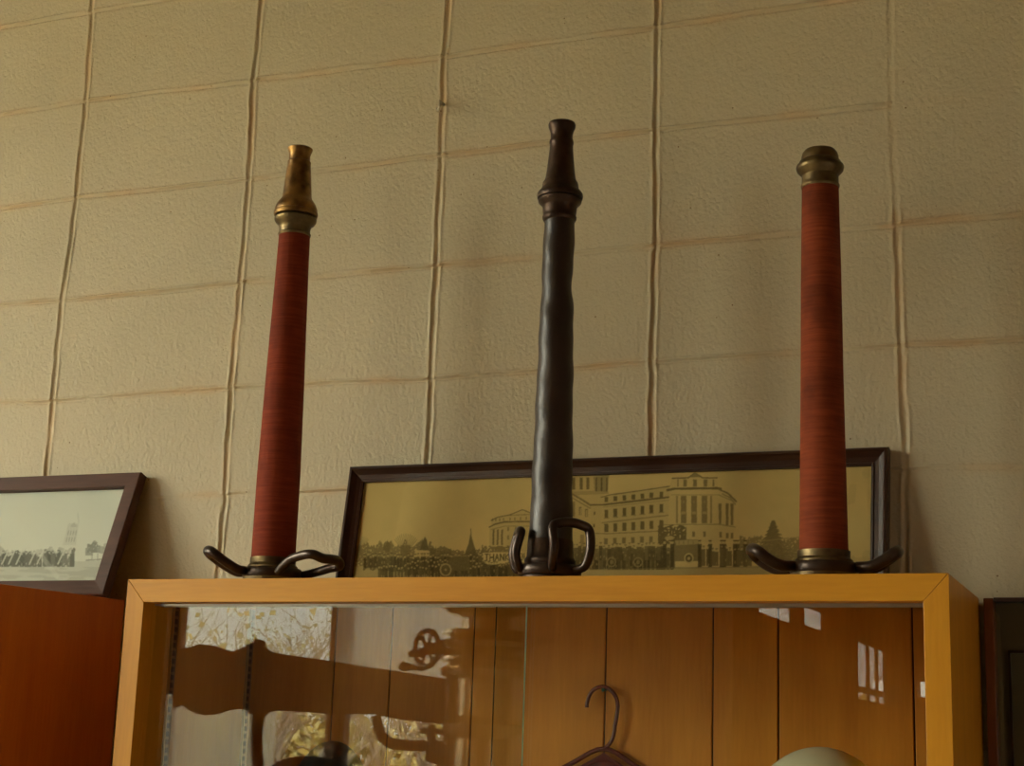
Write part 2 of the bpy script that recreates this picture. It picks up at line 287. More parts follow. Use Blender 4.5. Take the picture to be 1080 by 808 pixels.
def block_wall():
    def axis(i0, i1, pitch):
        v = []
        for i in range(i0, i1+1):
            v += [i*pitch+k*0.0014 for k in range(-11, 12)]
            if i < i1:
                a = i*pitch+0.0154; b = (i+1)*pitch-0.0154; n = 9
                v += [a+(b-a)*k/(n+1) for k in range(1, n+1)]
        return np.array(v)
    xs = axis(I0, I1, PW); zs = axis(J0, J1, PH)
    X, Z = np.meshgrid(xs, zs)
    ii = np.clip(np.round(X/PW).astype(int), I0, I1); jj = np.clip(np.round(Z/PH).astype(int), J0, J1)
    nx = np.zeros((I1-I0+2, J1-J0+2)); nz = np.zeros_like(nx)
    for (i, j), (a, b) in NODE.items(): nx[i-I0, j-J0] = a; nz[i-I0, j-J0] = b
    r2 = np.random.default_rng(3)
    for i in range(I0, I1+1):
        for j in range(J0, J1+1):
            if (i, j) not in NODE: nx[i-I0, j-J0], nz[i-I0, j-J0] = r2.normal(0, .002, 2)
    fi = np.clip(X/PW, I0, I1-1e-6)-I0; fj = np.clip(Z/PH, J0, J1-1e-6)-J0
    a = fi.astype(int); b = fj.astype(int); u = fi-a; v = fj-b
    bil = lambda T: (T[a, b]*(1-u)+T[a+1, b]*u)*(1-v)+(T[a, b+1]*(1-u)+T[a+1, b+1]*u)*v
    DX, DZ = bil(nx), bil(nz)
    # joint profile, with wandering edges
    dxv = (X-ii*PW)+(vnoise(X, Z, 28, 1)-.5)*0.0040+(vnoise(X, Z, 90, 11)-.5)*0.0026
    dzh = (Z-jj*PH)+(vnoise(X, Z, 28, 2)-.5)*0.0050+(vnoise(X, Z, 90, 12)-.5)*0.0030
    wv = 0.0030+0.0018*vnoise(X*3, Z, 9, 4); wh = 0.0017+0.0018*vnoise(X, Z*3, 7, 5)
    # the faint joints at the upper right, filled with paint
    sv = np.where((ii == 4) & (Z > PH*1.15), 0.25, 1.0); sh = np.where((X > 4*PW) & (jj >= 2), 0.04, 1.0)*np.where((X > 4*PW) & (jj == -1), 0.5, 1.0)*np.where((X < PW) & (jj == -1), 0.35, 1.0)
    hv = (0.55+0.7*vnoise(X*5, Z, 14, 6))*sv; hh = (0.35+0.8*vnoise(X, Z*5, 14, 7))*sh
    gv = np.exp(-(dxv/wv)**4)*0.0026*hv; gh = np.exp(-((dzh)/wh)**4)*0.0020*hh
    lip = np.exp(-((np.abs(dxv)-0.0072)/0.0024)**2)*0.0012*hv*vnoise(X, Z, 60, 8)*2+np.exp(-((dzh-0.0050)/0.0024)**2)*0.0028*hh*vnoise(X, Z, 55, 9)*1.7
    depth = np.maximum(gv, gh)-lip
    bulge = (vnoise(X, Z, 6, 10)-.5)*0.0014
    Yv = depth+bulge+0.0014-0.0035*np.exp(-(((X-1.512)/0.011)**2+((Z-0.4030)/0.005)**2))
    # old run of filler near the top right
    mask = np.maximum(np.exp(-(dxv/0.0085)**2)*sv, np.exp(-((dzh-0.002)/0.0085)**2)*np.where((X > 4*PW) & (jj >= 2), 0.1, 1))
    mask = np.clip(mask*1.1, 0, 1)
    H, W = X.shape
    co = np.stack([X+DX, Yv, Z+DZ], -1).reshape(-1, 3)
    idx = np.arange(H*W).reshape(H, W)
    q = np.stack([idx[:-1, :-1], idx[:-1, 1:], idx[1:, 1:], idx[1:, :-1]], -1).reshape(-1, 4)
    me = bpy.data.meshes.new('wall_front'); me.vertices.add(len(co)); me.vertices.foreach_set('co', co.ravel())
    me.loops.add(q.size); me.loops.foreach_set('vertex_index', q.ravel()); me.polygons.add(len(q))
    me.polygons.foreach_set('loop_start', np.arange(0, q.size, 4)); me.polygons.foreach_set('loop_total', np.full(len(q), 4)) if False else None
    me.update(calc_edges=True)
    ca = me.color_attributes.new('ink', 'FLOAT_COLOR', 'POINT'); c = np.zeros((H*W, 4), np.float32); c[:, 0] = mask.ravel(); c[:, 3] = 1
    ca.data.foreach_set('color', c.ravel())
    me.polygons.foreach_set('use_smooth', np.ones(len(q), bool))
    me.materials.append(M['block'])
    o = bpy.data.objects.new('wall_front', me); COL.objects.link(o); return struct(o)
block_wall()
bm = bmesh.new(); box(bm, I0*PW, I1*PW, 0.012, 0.2, FLOOR-.1, CEIL+.1); struct(mesh_obj('wall_front_backing', bm, M['plaster']))
RX = 3.2; YE = -10.6; XC = 0.10      # right wall, far end, corner of the wing
bm = bmesh.new(); box(bm, WX-0.2, RX+0.2, YE-.2, 0.2, FLOOR-0.1, FLOOR); struct(mesh_obj('floor', bm, M['concrete']))
bm = bmesh.new(); box(bm, WX-0.2, RX+0.2, YE-.2, 0.2, CEIL, CEIL+0.1); struct(mesh_obj('ceiling', bm, M['ceiling']))
def wall_open(name, axis, pos, th, a0, a1, holes, mat):
    """wall with real openings; axis 'x': runs along x at y=pos..pos-th, 'y': runs along y at x=pos..pos-th"""
    bm = bmesh.new(); xs = sorted(holes, key=lambda h: h[0]); cur = a0
    def bx(p, q, z0, z1):
        if axis == 'x': box(bm, p, q, pos-th, pos, z0, z1)
        else: box(bm, pos-th, pos, p, q, z0, z1)
    for h in xs:
        bx(cur, h[0], FLOOR, CEIL); bx(h[0], h[1], FLOOR, h[2])
        if h[3] < CEIL-0.01: bx(h[0], h[1], h[3], CEIL)
        cur = h[1]
    bx(cur, a1, FLOOR, CEIL)
    return struct(mesh_obj(name, bm, mat))
wall_open('wall_back', 'x', YW, 0.16, WX, XC, WINS, M['darkwall'])
wall_open('wall_left', 'y', WX, 0.16, YW, 0.0, LWINS, M['darkwall'])
FILL_WIN = [(-1.75, -1.15, -1.30, -0.60)]  # unseen window added to brighten the right-facing cabinet sides
wall_open('wall_right', 'y', RX+.16, 0.16, YE, 0.012, FILL_WIN, M['darkwall'])
portal(RX+.26, -1.45, -.95, .6, .7, (-1, 0, 0))
def window(idx, axis, pos, a0, a1, z0, z1, rails=(), bars=(), fw=0.05, d=(-0.11, -0.05)):
    nm = 'window_%d' % idx; bm = bmesh.new()
    def bx(p, q, u0, u1, d0=d[0], d1=d[1]):
        if axis == 'x': box(bm, p, q, pos+d0, pos+d1, u0, u1)
        else: box(bm, pos+d0, pos+d1, p, q, u0, u1)
    e = 0.002
    bx(a0+e, a0+fw, z0+e, z1-e); bx(a1-fw, a1-e, z0+e, z1-e); bx(a0+fw, a1-fw, z0+e, z0+fw); bx(a0+fw, a1-fw, z1-fw, z1-e)
    for r in rails: bx(a0+fw, a1-fw, r-.02, r+.02)
    for b in bars: bx(b-.012, b+.012, z0+fw, z1-fw)
    f = struct(mesh_obj(nm, bm, M['whiteframe']))
    bm = bmesh.new(); bx(a0+fw, a1-fw, z0+fw, z1-fw, (d[0]+d[1])/2-.002, (d[0]+d[1])/2+.002); g = mesh_obj('pane', bm, M['glass'], f)
    return f
for k, (x0, x1, z0, z1) in enumerate(WINS): window(k+1, 'x', YW, x0, x1, z0, z1, fw=0.03)
for k, (x0, x1, z0, z1) in enumerate(LWINS): window(k+5, 'y', WX, x0, x1, z0, z1, fw=0.04)
window(11, 'y', RX+.16, -1.75, -1.15, -1.30, -0.60, fw=0.04)  # frame and pane of the added right-hand window

# the wing behind the camera, with its high windows
YG0 = YW-0.16
wing_h = [(-6.85, -6.02, 0.03, 0.62), (-7.70, -7.10, 0.05, 0.19), (-9.90, -8.75, -0.30, 0.10)]
wall_open('wall_wing', 'y', XC, 0.03, YE, YG0, wing_h, M['darkwall'])
for k, (a, b, z0, z1) in enumerate(wing_h): window(k+7, 'y', XC, a, b, z0, z1, rails=((-0.22,) if k == 2 else ()), bars=((-9.2, -9.55) if k == 2 else ()), fw=0.015, d=(-.028, -.005))
end_h = [(0.21, 0.31, -0.21, -0.08)]
wall_open('wall_end', 'x', YE, 0.16, XC, RX, end_h, M['darkwall']); window(10, 'x', YE, 0.21, 0.31, -0.21, -0.08, fw=0.008)
for (a, b, z0, z1) in wing_h: portal(XC-0.1, (a+b)/2, (z0+z1)/2, b-a, z1-z0, (1, 0, 0))

# ------------------------------------------------------------------ display cabinet
X0, X1, YF, ZT = 0.46934, 1.73544, -0.3597, -0.39264
YB = -0.012
ZB = FLOOR+0.10
cab = empty('display_cabinet', ((X0+X1)/2, -0.18, FLOOR), 'wide maple display cabinet with sliding glass doors holding the three upright nozzles on its top', 'cabinet')
def cobj(name, bm, mat, **k):
    for v in bm.verts: v.co -= V(cab.location)
    return mesh_obj(name, bm, mat, cab, **k)
TS, TT = 0.0330, 0.0360
bm = bmesh.new(); prism(bm, [(X0+.0003, ZT), (X1-.0003, ZT), (X1-TS, ZT-TT), (X0+TS, ZT-TT)], YF, YF+0.024); cobj('front_rail', bm, M['oakX'], bevel=0.0006)
bm = bmesh.new(); prism(bm, [(X0+.0003, ZT), (X1-.0003, ZT), (X1-TS, ZT-TT), (X1-TS, ZT-TT*.999), (X1-.014, ZT-.013), (X0+.014, ZT-.013)], YF+0.0242, YB) if False else box(bm, X0+.0345, X1-.0345, YF+0.0242, YB, ZT-.013, ZT-.0001); cobj('top_panel', bm, M['oakX'])
for s, a, b in ((0, X0, X0+TS), (1, X1, X1-TS)):
    bm = bmesh.new(); e = 0.0004 if s == 0 else -0.0004
    prism(bm, [(a, ZT-.0004), (b, ZT-TT-.0004), (b, ZB), (a, ZB)], YF, YF+0.024); box(bm, min(a, b), max(a, b), YF+0.024, YB, ZB, ZT-.0002); cobj('side_panel', bm, M['oakZ'], bevel=0.0006)
bm = bmesh.new(); box(bm, X0+TS, X1-TS, YF, YB, ZB, ZB+0.036); cobj('bottom_panel', bm, M['oakX'], bevel=0.001)
bm = bmesh.new(); box(bm, X0+.02, X1-.02, YF+.03, YB, FLOOR, ZB); cobj('plinth', bm, M['framewood'])
# planked back: real v-grooves between boards
gx = [X0+TS, 0.664, 0.7711, 0.9234, 1.1554, 1.332, 1.4354, 1.6385, X1-TS]
bm = bmesh.new()
for a, b in zip(gx, gx[1:]):
    g = 0.0014
    box(bm, a+(g if a > X0+TS else 0), b-(g if b < X1-TS else 0), -0.022, -0.017, ZB+.036, ZT-.0135)
    prism(bm, [(a+g, 0), (b-g, 0), (b-.001, 1), (a+.001, 1)], -9, -9.001) if False else None
bk = cobj('back_panel', bm, M['plankwood'], bevel=0.0012)
bm = bmesh.new(); box(bm, X0+TS, X1-TS, -0.0168, YB, ZB+.036, ZT-.0135); cobj('back_board', bm, M['groove'])
# slotted shelf standards on both side panels
for xs_, sgn in ((X0+TS, 1), (X1-TS, -1)):
    for yc in (-0.270, -0.036):
        bm = bmesh.new(); box(bm, *(sorted((xs_+sgn*.0001, xs_+sgn*.0045))), yc-.009, yc-.0068, ZB+.05, ZT-.02, 1); box(bm, *(sorted((xs_+sgn*.0001, xs_+sgn*.0022))), yc-.0068, yc+.009, ZB+.05, ZT-.02)
        st = cobj('shelf_standard', bm, [M['stripbase'], M['steelstrip']])
        bm = bmesh.new(); z = ZT-.03
        while z > ZT-0.75:
            box(bm, *(sorted((xs_+sgn*.0023, xs_+sgn*.0027))), yc-.004, yc+.005, z-.008, z); z -= 0.0127
        for v in bm.verts: v.co -= V(cab.location)
        mesh_obj('slots', bm, M['slot'], st)
# upper and lower aluminium tracks
YT = -0.330
bm = bmesh.new(); z = ZT-TT
box(bm, X0+TS+.0005, X1-TS-.0005, YT, YT+.0012, z-.0034, z-.0002); box(bm, X0+TS+.0005, X1-TS-.0005, YT+.0012, YT+.028, z-.0014, z-.0002)
box(bm, X0+TS+.0005, X1-TS-.0005, YT+.0135, YT+.0147, z-.0034, z-.002); box(bm, X0+TS+.0005, X1-TS-.0005, YT+.0268, YT+.028, z-.0034, z-.002); cobj('door_track', bm, M['alu'])
bm = bmesh.new(); z = ZB+.036
box(bm, X0+TS+.0005, X1-TS-.0005, YT, YT+.028, z+.0001, z+.003); cobj('door_track', bm, M['alu'])
def pane(x0, x1, y0, y1, z0, z1, free, em):
    bm = bmesh.new(); box(bm, x0, x1, y0, y1, z0, z1)
    for f in bm.faces:
        c = f.calc_center_median()
        f.material_index = 1 if abs(c.x-free) < 1e-5 else 0
    return cobj('glass_door', bm, [M['glass'], em])
pane(X0+TS+.001, 1.1366, YT+.0045, YT+.0105, ZB+.039, ZT-TT-.0025, 1.1366, M['edgeglow'])
pane(1.0840, X1-TS-.001, YT+.0180, YT+.0230, ZB+.039, ZT-TT-.0025, 1.0840, M['edgedark'])
for zz in (-0.84, -1.32):
    bm = bmesh.new(); box(bm, X0+TS+.006, X1-TS-.006, -0.285, -0.024, zz-.018, zz); cobj('shelf', bm, M['oakX'], bevel=0.001)
SHELF = -0.84

# hanger on its green pin
hz = -0.5335
hang = empty('coat_hanger', (1.157, -0.034, hz), 'maroon plastic coat hanger hooked on a green pin inside the cabinet', 'hanger')
pts = [(1.1300,hz-.0335), (1.1300,hz-.027), (1.1335,hz-.015), (1.1400,hz-.0060), (1.1500,hz-.0010), (1.1600,hz-.0008), (1.1710,hz-.0070), (1.1790,hz-.0180), (1.1815,hz-.0310), (1.1800,hz-.0460), (1.1775,hz-.0610), (1.1755,hz-.0740), (1.1720,hz-.0840), (1.1650,hz-.0930), (1.1600,hz-.0965)]
bm = bmesh.new(); tube(bm, catmull([(x-1.157, 0, z-hz) for x, z in pts], 5), 0.0033, 10); mesh_obj('hook', bm, M['maroon'], hang, smooth=True)
bm = bmesh.new(); zc = -.0965
arm = [(-.20, zc-.125), (-.17, zc-.098), (-.10, zc-.052), (-.05, zc-.024), (0.003, zc), (.055, zc-.024), (.11, zc-.055), (.17, zc-.098), (.20, zc-.125)]
tube(bm, catmull([(x, 0, z) for x, z in arm], 5), 0.0040, 10)
tube(bm, catmull([(-.20, 0, zc-.125), (-.196, 0, zc-.139), (0, 0, zc-.141), (.196, 0, zc-.139), (.20, 0, zc-.125)], 8), 0.0038, 10)
tube(bm, catmull([(-.13, 0, zc-.085), (-.05, 0, zc-.042), (0.003, 0, zc-.018), (.055, 0, zc-.042), (.13, 0, zc-.085)], 5), 0.0030, 8)
mesh_obj('shoulders', bm, M['maroon'], hang, smooth=True)
bm = bmesh.new(); prism(bm, [(-.115, zc-.072), (0.003, zc-.006), (.115, zc-.072), (.10, zc-.074), (0.003, zc-.028), (-.10, zc-.074)], -.0012, .0012); mesh_obj('web', bm, M['maroon'], hang)
bm = bmesh.new(); 
for seg_a in (0,):
    lathe(bm, [(0.0001, 0.0), (0.0026, 0.0004), (0.0030, 0.0016), (0.0012, 0.0022), (0.0010, 0.022)], 14)
pin = mesh_obj('push_pin', bm, M['green'], smooth=True); pin.rotation_euler = (-math.pi/2, 0, 0); pin.location = (1.1578, -0.0395, hz-.0055)
tag(pin, 'small green push pin stuck in the panelling that holds the maroon hanger', 'pin')

# helmets on the shelf
def helmet(name, cx, cy, ztop, rx, ry, mat, label, cat, brim=1.25, ridges=8):
    e = empty(name, (cx, cy, SHELF), label, cat); H = ztop-SHELF
    bm = bmesh.new(); seg = 64; prof = []
    for k in range(19):
        a = math.pi/2*k/18; prof.append((math.cos(a), H*0.33+math.sin(a)*H*0.67))
    rings = []
    for r, z in prof[:-1]:
        ring = []
        for k in range(seg):
            t = 2*math.pi*k/seg; rr = r*(1+0.012*max(0, math.cos(t*ridges))**6)
            ring.append(bm.verts.new((rx*rr*math.cos(t), ry*rr*math.sin(t), z)))
        rings.append(ring)
    top = bm.verts.new((0, 0, H))
    for a, b in zip(rings, rings[1:]):
        for k in range(seg): bm.faces.new((a[k], a[(k+1) % seg], b[(k+1) % seg], b[k]))
    for k in range(seg): bm.faces.new((rings[-1][k], rings[-1][(k+1) % seg], top))
    bm.faces.new(list(reversed(rings[0])))
    mesh_obj('shell', bm, mat, e, smooth=True)
    bm = bmesh.new(); rs = []
    for f, z in ((0.98, H*.36), (1.04, H*.31), (brim, H*.10), (brim+.02, H*.075), (brim, H*.06), (1.0, H*.26), (0.96, H*.28)):
        rs.append([bm.verts.new((rx*f*math.cos(2*math.pi*k/seg), ry*f*math.sin(2*math.pi*k/seg), z-0.02*(1-math.cos(4*math.pi*k/seg))*(f > 1.1))) for k in range(seg)])
    for a, b in zip(rs, rs[1:]+rs[:1]):
        for k in range(seg): bm.faces.new((a[k], a[(k+1) % seg], b[(k+1) % seg], b[k]))
    zm = min(v.co.z for v in bm.verts)
    for v in bm.verts: v.co.z += -zm
    mesh_obj('brim', bm, mat, e, smooth=True)
    return e
helmet('helmet', 1.5289, -0.165, -0.6163, 0.118, 0.105, M['helmet'], 'pale cream helmet with a smooth round crown inside the cabinet at the right', 'helmet', brim=1.12)
helmet('leather_hat', 0.748, -0.165, -0.632, 0.072, 0.085, M['blackhat'], 'black leather hat inside the cabinet at the left', 'hat')

# ------------------------------------------------------------------ nozzles standing on the cabinet
def to_cam(x, y):
    d = V((CAM_P.x-x, CAM_P.y-y, 0)).normalized(); return d, V((-d.y, d.x, 0))      # toward camera, image right
def interp(tab, z):
    for (z0, r0), (z1, r1) in zip(tab, tab[1:]):
        if z <= z1: return r0+(r1-r0)*(z-z0)/(z1-z0)
    return tab[-1][1]
def handle(parent, tc_, rt, phi, R, path, rad, wid, root=0.55, tw=0.0, name='handle'):
    """closed loop of rod rooted on the swivel ring; phi: 0 = image right, 90 = toward camera. path = [(s,h)...] outward, height"""
    p = math.radians(phi); o = rt*math.cos(p)+tc_*math.sin(p); t = V((-o.y, o.x, 0))
    up = V((0, 0, 1))
    a = [o*s+up*h for s, h in path]; n = len(a)
    ws = [wid*k for k in (root, max(root, 0.90), 1.0, 1.0)] if n == 4 else [wid*(0.55+0.45*min(1, k/2)) for k in range(n)]
    tk = (0.0, 1.0, 1.0, 0.8)
    side1 = [a[k]+t*ws[k]-up*tw*tk[k] for k in range(n)]; side2 = [a[k]-t*ws[k]+up*tw*tk[k] for k in range(n)]
    e = (a[-1]-a[-2]).normalized()*wid*0.25
    loop = side1+[a[-1]+e+t*wid*0.55, a[-1]+e*1.3, a[-1]+e-t*wid*0.55]+list(reversed(side2))
    bm = bmesh.new(); c = catmull(loop, 6); L = len(c)
    tube(bm, c, [rad*(1.0+0.18*math.sin(math.pi*k/(L-1))) for k in range(L)], 14)
    return mesh_obj(name, bm, M['bronzehandle'], parent, smooth=True)
def nozzle(x, label, hose_tab, hose_mat, top_tab, tip_tab, base, top_mat, tip_mat, handles, base_mat, wob=None, name='fire_hose_nozzle'):
    Y = -0.20
    e = empty(name, (x, Y, ZT), label, 'nozzle', 'antique fire nozzles on the cabinet')
    tc_, rt = to_cam(x, Y)
    bm = bmesh.new(); seg = 64; zs = np.linspace(hose_tab[0][0], hose_tab[-1][0], 110); rings = []
    for z in zs:
        r = interp(hose_tab, z); dx = dd = 0; ring = []
        for k in range(seg):
            t = 2*math.pi*k/seg; rr = r; q = V((math.cos(t), math.sin(t), 0))
            if wob: rr += wob(q.dot(rt), q.dot(tc_), z)
            ring.append(bm.verts.new((q.x*rr, q.y*rr, z)))
        rings.append(ring)
    for a, b in zip(rings, rings[1:]):
        for k in range(seg): bm.faces.new((a[k], a[(k+1) % seg], b[(k+1) % seg], b[k]))
    bm.faces.new(list(reversed(rings[0]))); bm.faces.new(rings[-1])
    mesh_obj('hose_barrel', bm, hose_mat, e, smooth=True)
    bm = bmesh.new(); lathe(bm, base, 64); mesh_obj('base_coupling', bm, base_mat, e, smooth=True)
    bm = bmesh.new(); lathe(bm, top_tab, 64); mesh_obj('upper_coupling', bm, top_mat, e, smooth=True)
    if tip_tab:
        bm = bmesh.new(); lathe(bm, tip_tab, 64, cap=False); mesh_obj('nozzle_tip', bm, tip_mat, e, smooth=True)
    R = 0.043
    bm = bmesh.new(); lathe(bm, [(R-.006, .0165), (R+.0035, .0165), (R+.0055, .019), (R+.0055, .030), (R+.0035, .0325), (R-.006, .0325)], 64); mesh_obj('swivel_ring', bm, M['bronzehandle'], e, smooth=True)
    for h_ in handles: handle(e, tc_, rt, h_[0], R, *h_[1:])
    return e
base1 = [(0.046, 0.0), (0.0475, 0.002), (0.0475, 0.017), (0.041, 0.019), (0.041, 0.036), (0.0375, 0.040), (0.0375, 0.0495), (0.0345, 0.0500)]
def bore(rin, zt, zl): return [(rin, zt), (rin*0.92, zl)]
nozzle(0.6365, 'red cord-wrapped nozzle with a golden brass tip, leftmost of the three on the cabinet',
       [(0.046, 0.0362), (0.19, 0.0358), (0.352, 0.0325), (0.518, 0.0284), (0.606, 0.0265)], M['redwrap'],
       [(0.0262, 0.603), (0.0279, 0.6055), (0.0282, 0.6075), (0.0266, 0.6095), (0.0268, 0.617), (0.028, 0.6225), (0.0331, 0.6268), (0.0358, 0.631), (0.0362, 0.635), (0.0340, 0.6381), (0.0300, 0.640)],
       [(0.030, 0.639), (0.0368, 0.6398), (0.0382, 0.644), (0.0376, 0.6470), (0.0360, 0.6480), (0.0368, 0.652), (0.0356, 0.6560), (0.0335, 0.6610), (0.0290, 0.6675), (0.0262, 0.6717), (0.0251, 0.6755), (0.0241, 0.6889), (0.0213, 0.7236), (0.0200, 0.7350), (0.0204, 0.7372), (0.0202, 0.7390), (0.0185, 0.7405), (0.0184, 0.750), (0.0192, 0.7550), (0.0215, 0.7600), (0.0220, 0.7630), (0.0205, 0.7642), (0.0150, 0.7640), (0.0135, 0.735), (0.0200, 0.660)],
       base1, M['brassdull'], M['brass'],
       [(178, [(.044, .026), (.058, .027), (.080, .039), (.098, .051)], .0070, .030),
        (42, [(.036, .023), (.062, .034), (.092, .041), (.113, .043)], .0068, .034, 0.80, .007)], M['brassdull'])
def wob2(a, b, z):
    # soft dent low on the right just below the top and lumpy leather
    d = -0.0032*math.exp(-((z-0.478)/0.022)**2)*max(0, a)**2
    d += 0.0010*math.sin(z*55+a*2)*0.5+0.0009*math.sin(z*117+b*3)*0.5
    return d
nozzle(1.1235, 'dark blackened leather nozzle with a black tip and upright D handles, middle of the three',
       [(0.060, 0.0342), (0.0865, 0.0335), (0.175, 0.0312), (0.325, 0.0285), (0.402, 0.0272), (0.4646, 0.0256), (0.5431, 0.0248), (0.586, 0.0245)], M['leather'],
       [(0.0240, 0.583), (0.0258, 0.5855), (0.0274, 0.5885), (0.0276, 0.592), (0.0264, 0.5940), (0.0270, 0.598), (0.0276, 0.6083), (0.0300, 0.612), (0.0345, 0.6165), (0.0352, 0.6205), (0.0335, 0.6225), (0.030, 0.623)],
       [(0.030, 0.622), (0.0362, 0.6228), (0.0372, 0.6268), (0.0364, 0.6310), (0.0340, 0.6345), (0.0312, 0.6375), (0.0300, 0.6402), (0.0292, 0.645), (0.0283, 0.6495), (0.0256, 0.6540), (0.0244, 0.658), (0.0226, 0.6709), (0.0194, 0.7033), (0.0187, 0.7135), (0.0196, 0.7165), (0.0197, 0.7200), (0.0188, 0.7232), (0.0180, 0.7250), (0.0181, 0.733), (0.0192, 0.7385), (0.0217, 0.7440), (0.0223, 0.7490), (0.0212, 0.7520), (0.0160, 0.7518), (0.0145, 0.70), (0.020, 0.63)],
       [(0.0445, 0.0), (0.0455, 0.003), (0.0455, 0.0150), (0.039, 0.018), (0.037, 0.030), (0.0385, 0.036), (0.0395, 0.040), (0.0378, 0.044), (0.0360, 0.0460), (0.0350, 0.070), (0.0342, 0.0720)], M['bronze'], M['bronze'],
       [(172, [(.042, .025), (.050, .028), (.055, .050), (.049, .078)], .0064, .018),
        (62, [(.042, .024), (.060, .030), (.070, .055), (.065, .083)], .0064, .031)], M['bronze'], wob=wob2)
nozzle(1.5427, 'red wrapped nozzle with a capped brass coupling and no tip, right of the dark one',
       [(0.046, 0.0350), (0.0517, 0.0346), (0.1616, 0.0330), (0.3024, 0.0310), (0.4469, 0.0297), (0.597, 0.0274)], M['redwrap2'],
       [(0.0272, 0.5965), (0.0286, 0.5985), (0.0290, 0.6010), (0.0276, 0.6040), (0.0275, 0.6061), (0.0273, 0.6167), (0.0300, 0.6200), (0.0345, 0.6250), (0.0358, 0.6295), (0.0350, 0.6330), (0.0325, 0.6350), (0.0318, 0.6370), (0.0305, 0.6395), (0.0281, 0.6410), (0.0277, 0.6470), (0.0264, 0.6525), (0.0225, 0.6575), (0.0150, 0.6590)], None,
       base1, M['brassdull'], None,
       [(176, [(.044, .026), (.062, .025), (.080, .033), (.093, .043)], .0076, .034),
        (-4, [(.044, .026), (.062, .026), (.080, .034), (.094, .044)], .0076, .034)], M['brassdull'])

# ------------------------------------------------------------------ the framed panoramas
class Ras:
    """small greyscale drawing board in the print's own coordinates"""
    def __init__(s, x0, x1, y0, y1, k, bgv):
        s.x0, s.y0, s.k = x0, y0, k
        s.X, s.Y = np.meshgrid(x0+(np.arange(int((x1-x0)*k))+.5)/k, y0+(np.arange(int((y1-y0)*k))+.5)/k)
        s.a = np.full(s.X.shape, float(bgv))
    def put(s, m, v, al=1.0): s.a = np.where(m, s.a*(1-al)+v*al, s.a)
    def poly(s, pts, v, al=1.0):
        m = np.zeros(s.X.shape, bool); n = len(pts)
        for i in range(n):
            (xa, ya), (xb, yb) = pts[i], pts[(i+1) % n]
            if ya == yb: continue
            c = ((ya > s.Y) != (yb > s.Y)) & (s.X < (xb-xa)*(s.Y-ya)/(yb-ya)+xa); m ^= c
        s.put(m, v, al)
    def rect(s, cx, cy, w_, h_, v, al=1.0): s.put((abs(s.X-cx) < w_/2) & (abs(s.Y-cy) < h_/2), v, al)
    def ell(s, cx, cy, rx, ry, v, al=1.0, ring=0):
        d = ((s.X-cx)/rx)**2+((s.Y-cy)/ry)**2
        s.put((d < 1) & (d > (1-ring)**2 if ring else True), v, al)
    def line(s, xa, ya, xb, yb, w_, v, al=1.0):
        dx, dy = xb-xa, yb-ya; L = dx*dx+dy*dy+1e-9; t = np.clip(((s.X-xa)*dx+(s.Y-ya)*dy)/L, 0, 1)
        s.put((s.X-xa-t*dx)**2+(s.Y-ya-t*dy)**2 < (w_/2)**2, v, al)
    def pl(s, pts, w_, v, al=1.0):
        for (a, b), (c, d) in zip(pts, pts[1:]): s.line(a, b, c, d, w_, v, al)
    def blur(s, n=1):
        for _ in range(n):
            p = np.pad(s.a, 1, mode='edge'); s.a = (p[1:-1, 1:-1]*2+p[:-2, 1:-1]+p[2:, 1:-1]+p[1:-1, :-2]+p[1:-1, 2:])/6
    def sample(s, px, py):
        i = np.clip(((px-s.x0)*s.k).astype(int), 0, s.a.shape[1]-1); j = np.clip(((py-s.y0)*s.k).astype(int), 0, s.a.shape[0]-1); return s.a[j, i]
def foliage(R, x0, x1, ytop, ybot, v, seed, rag=5, al=0.85):
    n = vnoise(R.X, R.Y*0, 0.22, seed)*rag+vnoise(R.X, R.Y*0, 0.7, seed+1)*rag*.5
    speck = vnoise(R.X, R.Y, 0.8, seed+2)
    m = (R.X > x0) & (R.X < x1) & (R.Y > ytop+n) & (R.Y < ybot)
    R.put(m & (speck > 0.2), v, al); R.put(m & (speck > 0.72), v+.12, .6)
def crowd(R, x0, x1, yh, yb, seed, step=3.2, hgt=12, dark=.16):
    r = np.random.default_rng(seed); x = x0
    while x < x1:
        y = yh+r.uniform(-1.5, 2.5); R.rect(x, (y+yb)/2+1, step*.95, yb-y, dark+r.uniform(-.05, .1), .9)
        R.ell(x, y-1.0, 1.0, 1.2, r.uniform(.5, .75), .9); R.rect(x, y-2.2, 2.4, 1.0, dark, .9)
        if r.random() < .5: R.rect(x, yb-r.uniform(0, 5), 1.0, 2.5, .6, .7)
        x += step*r.uniform(.75, 1.35)
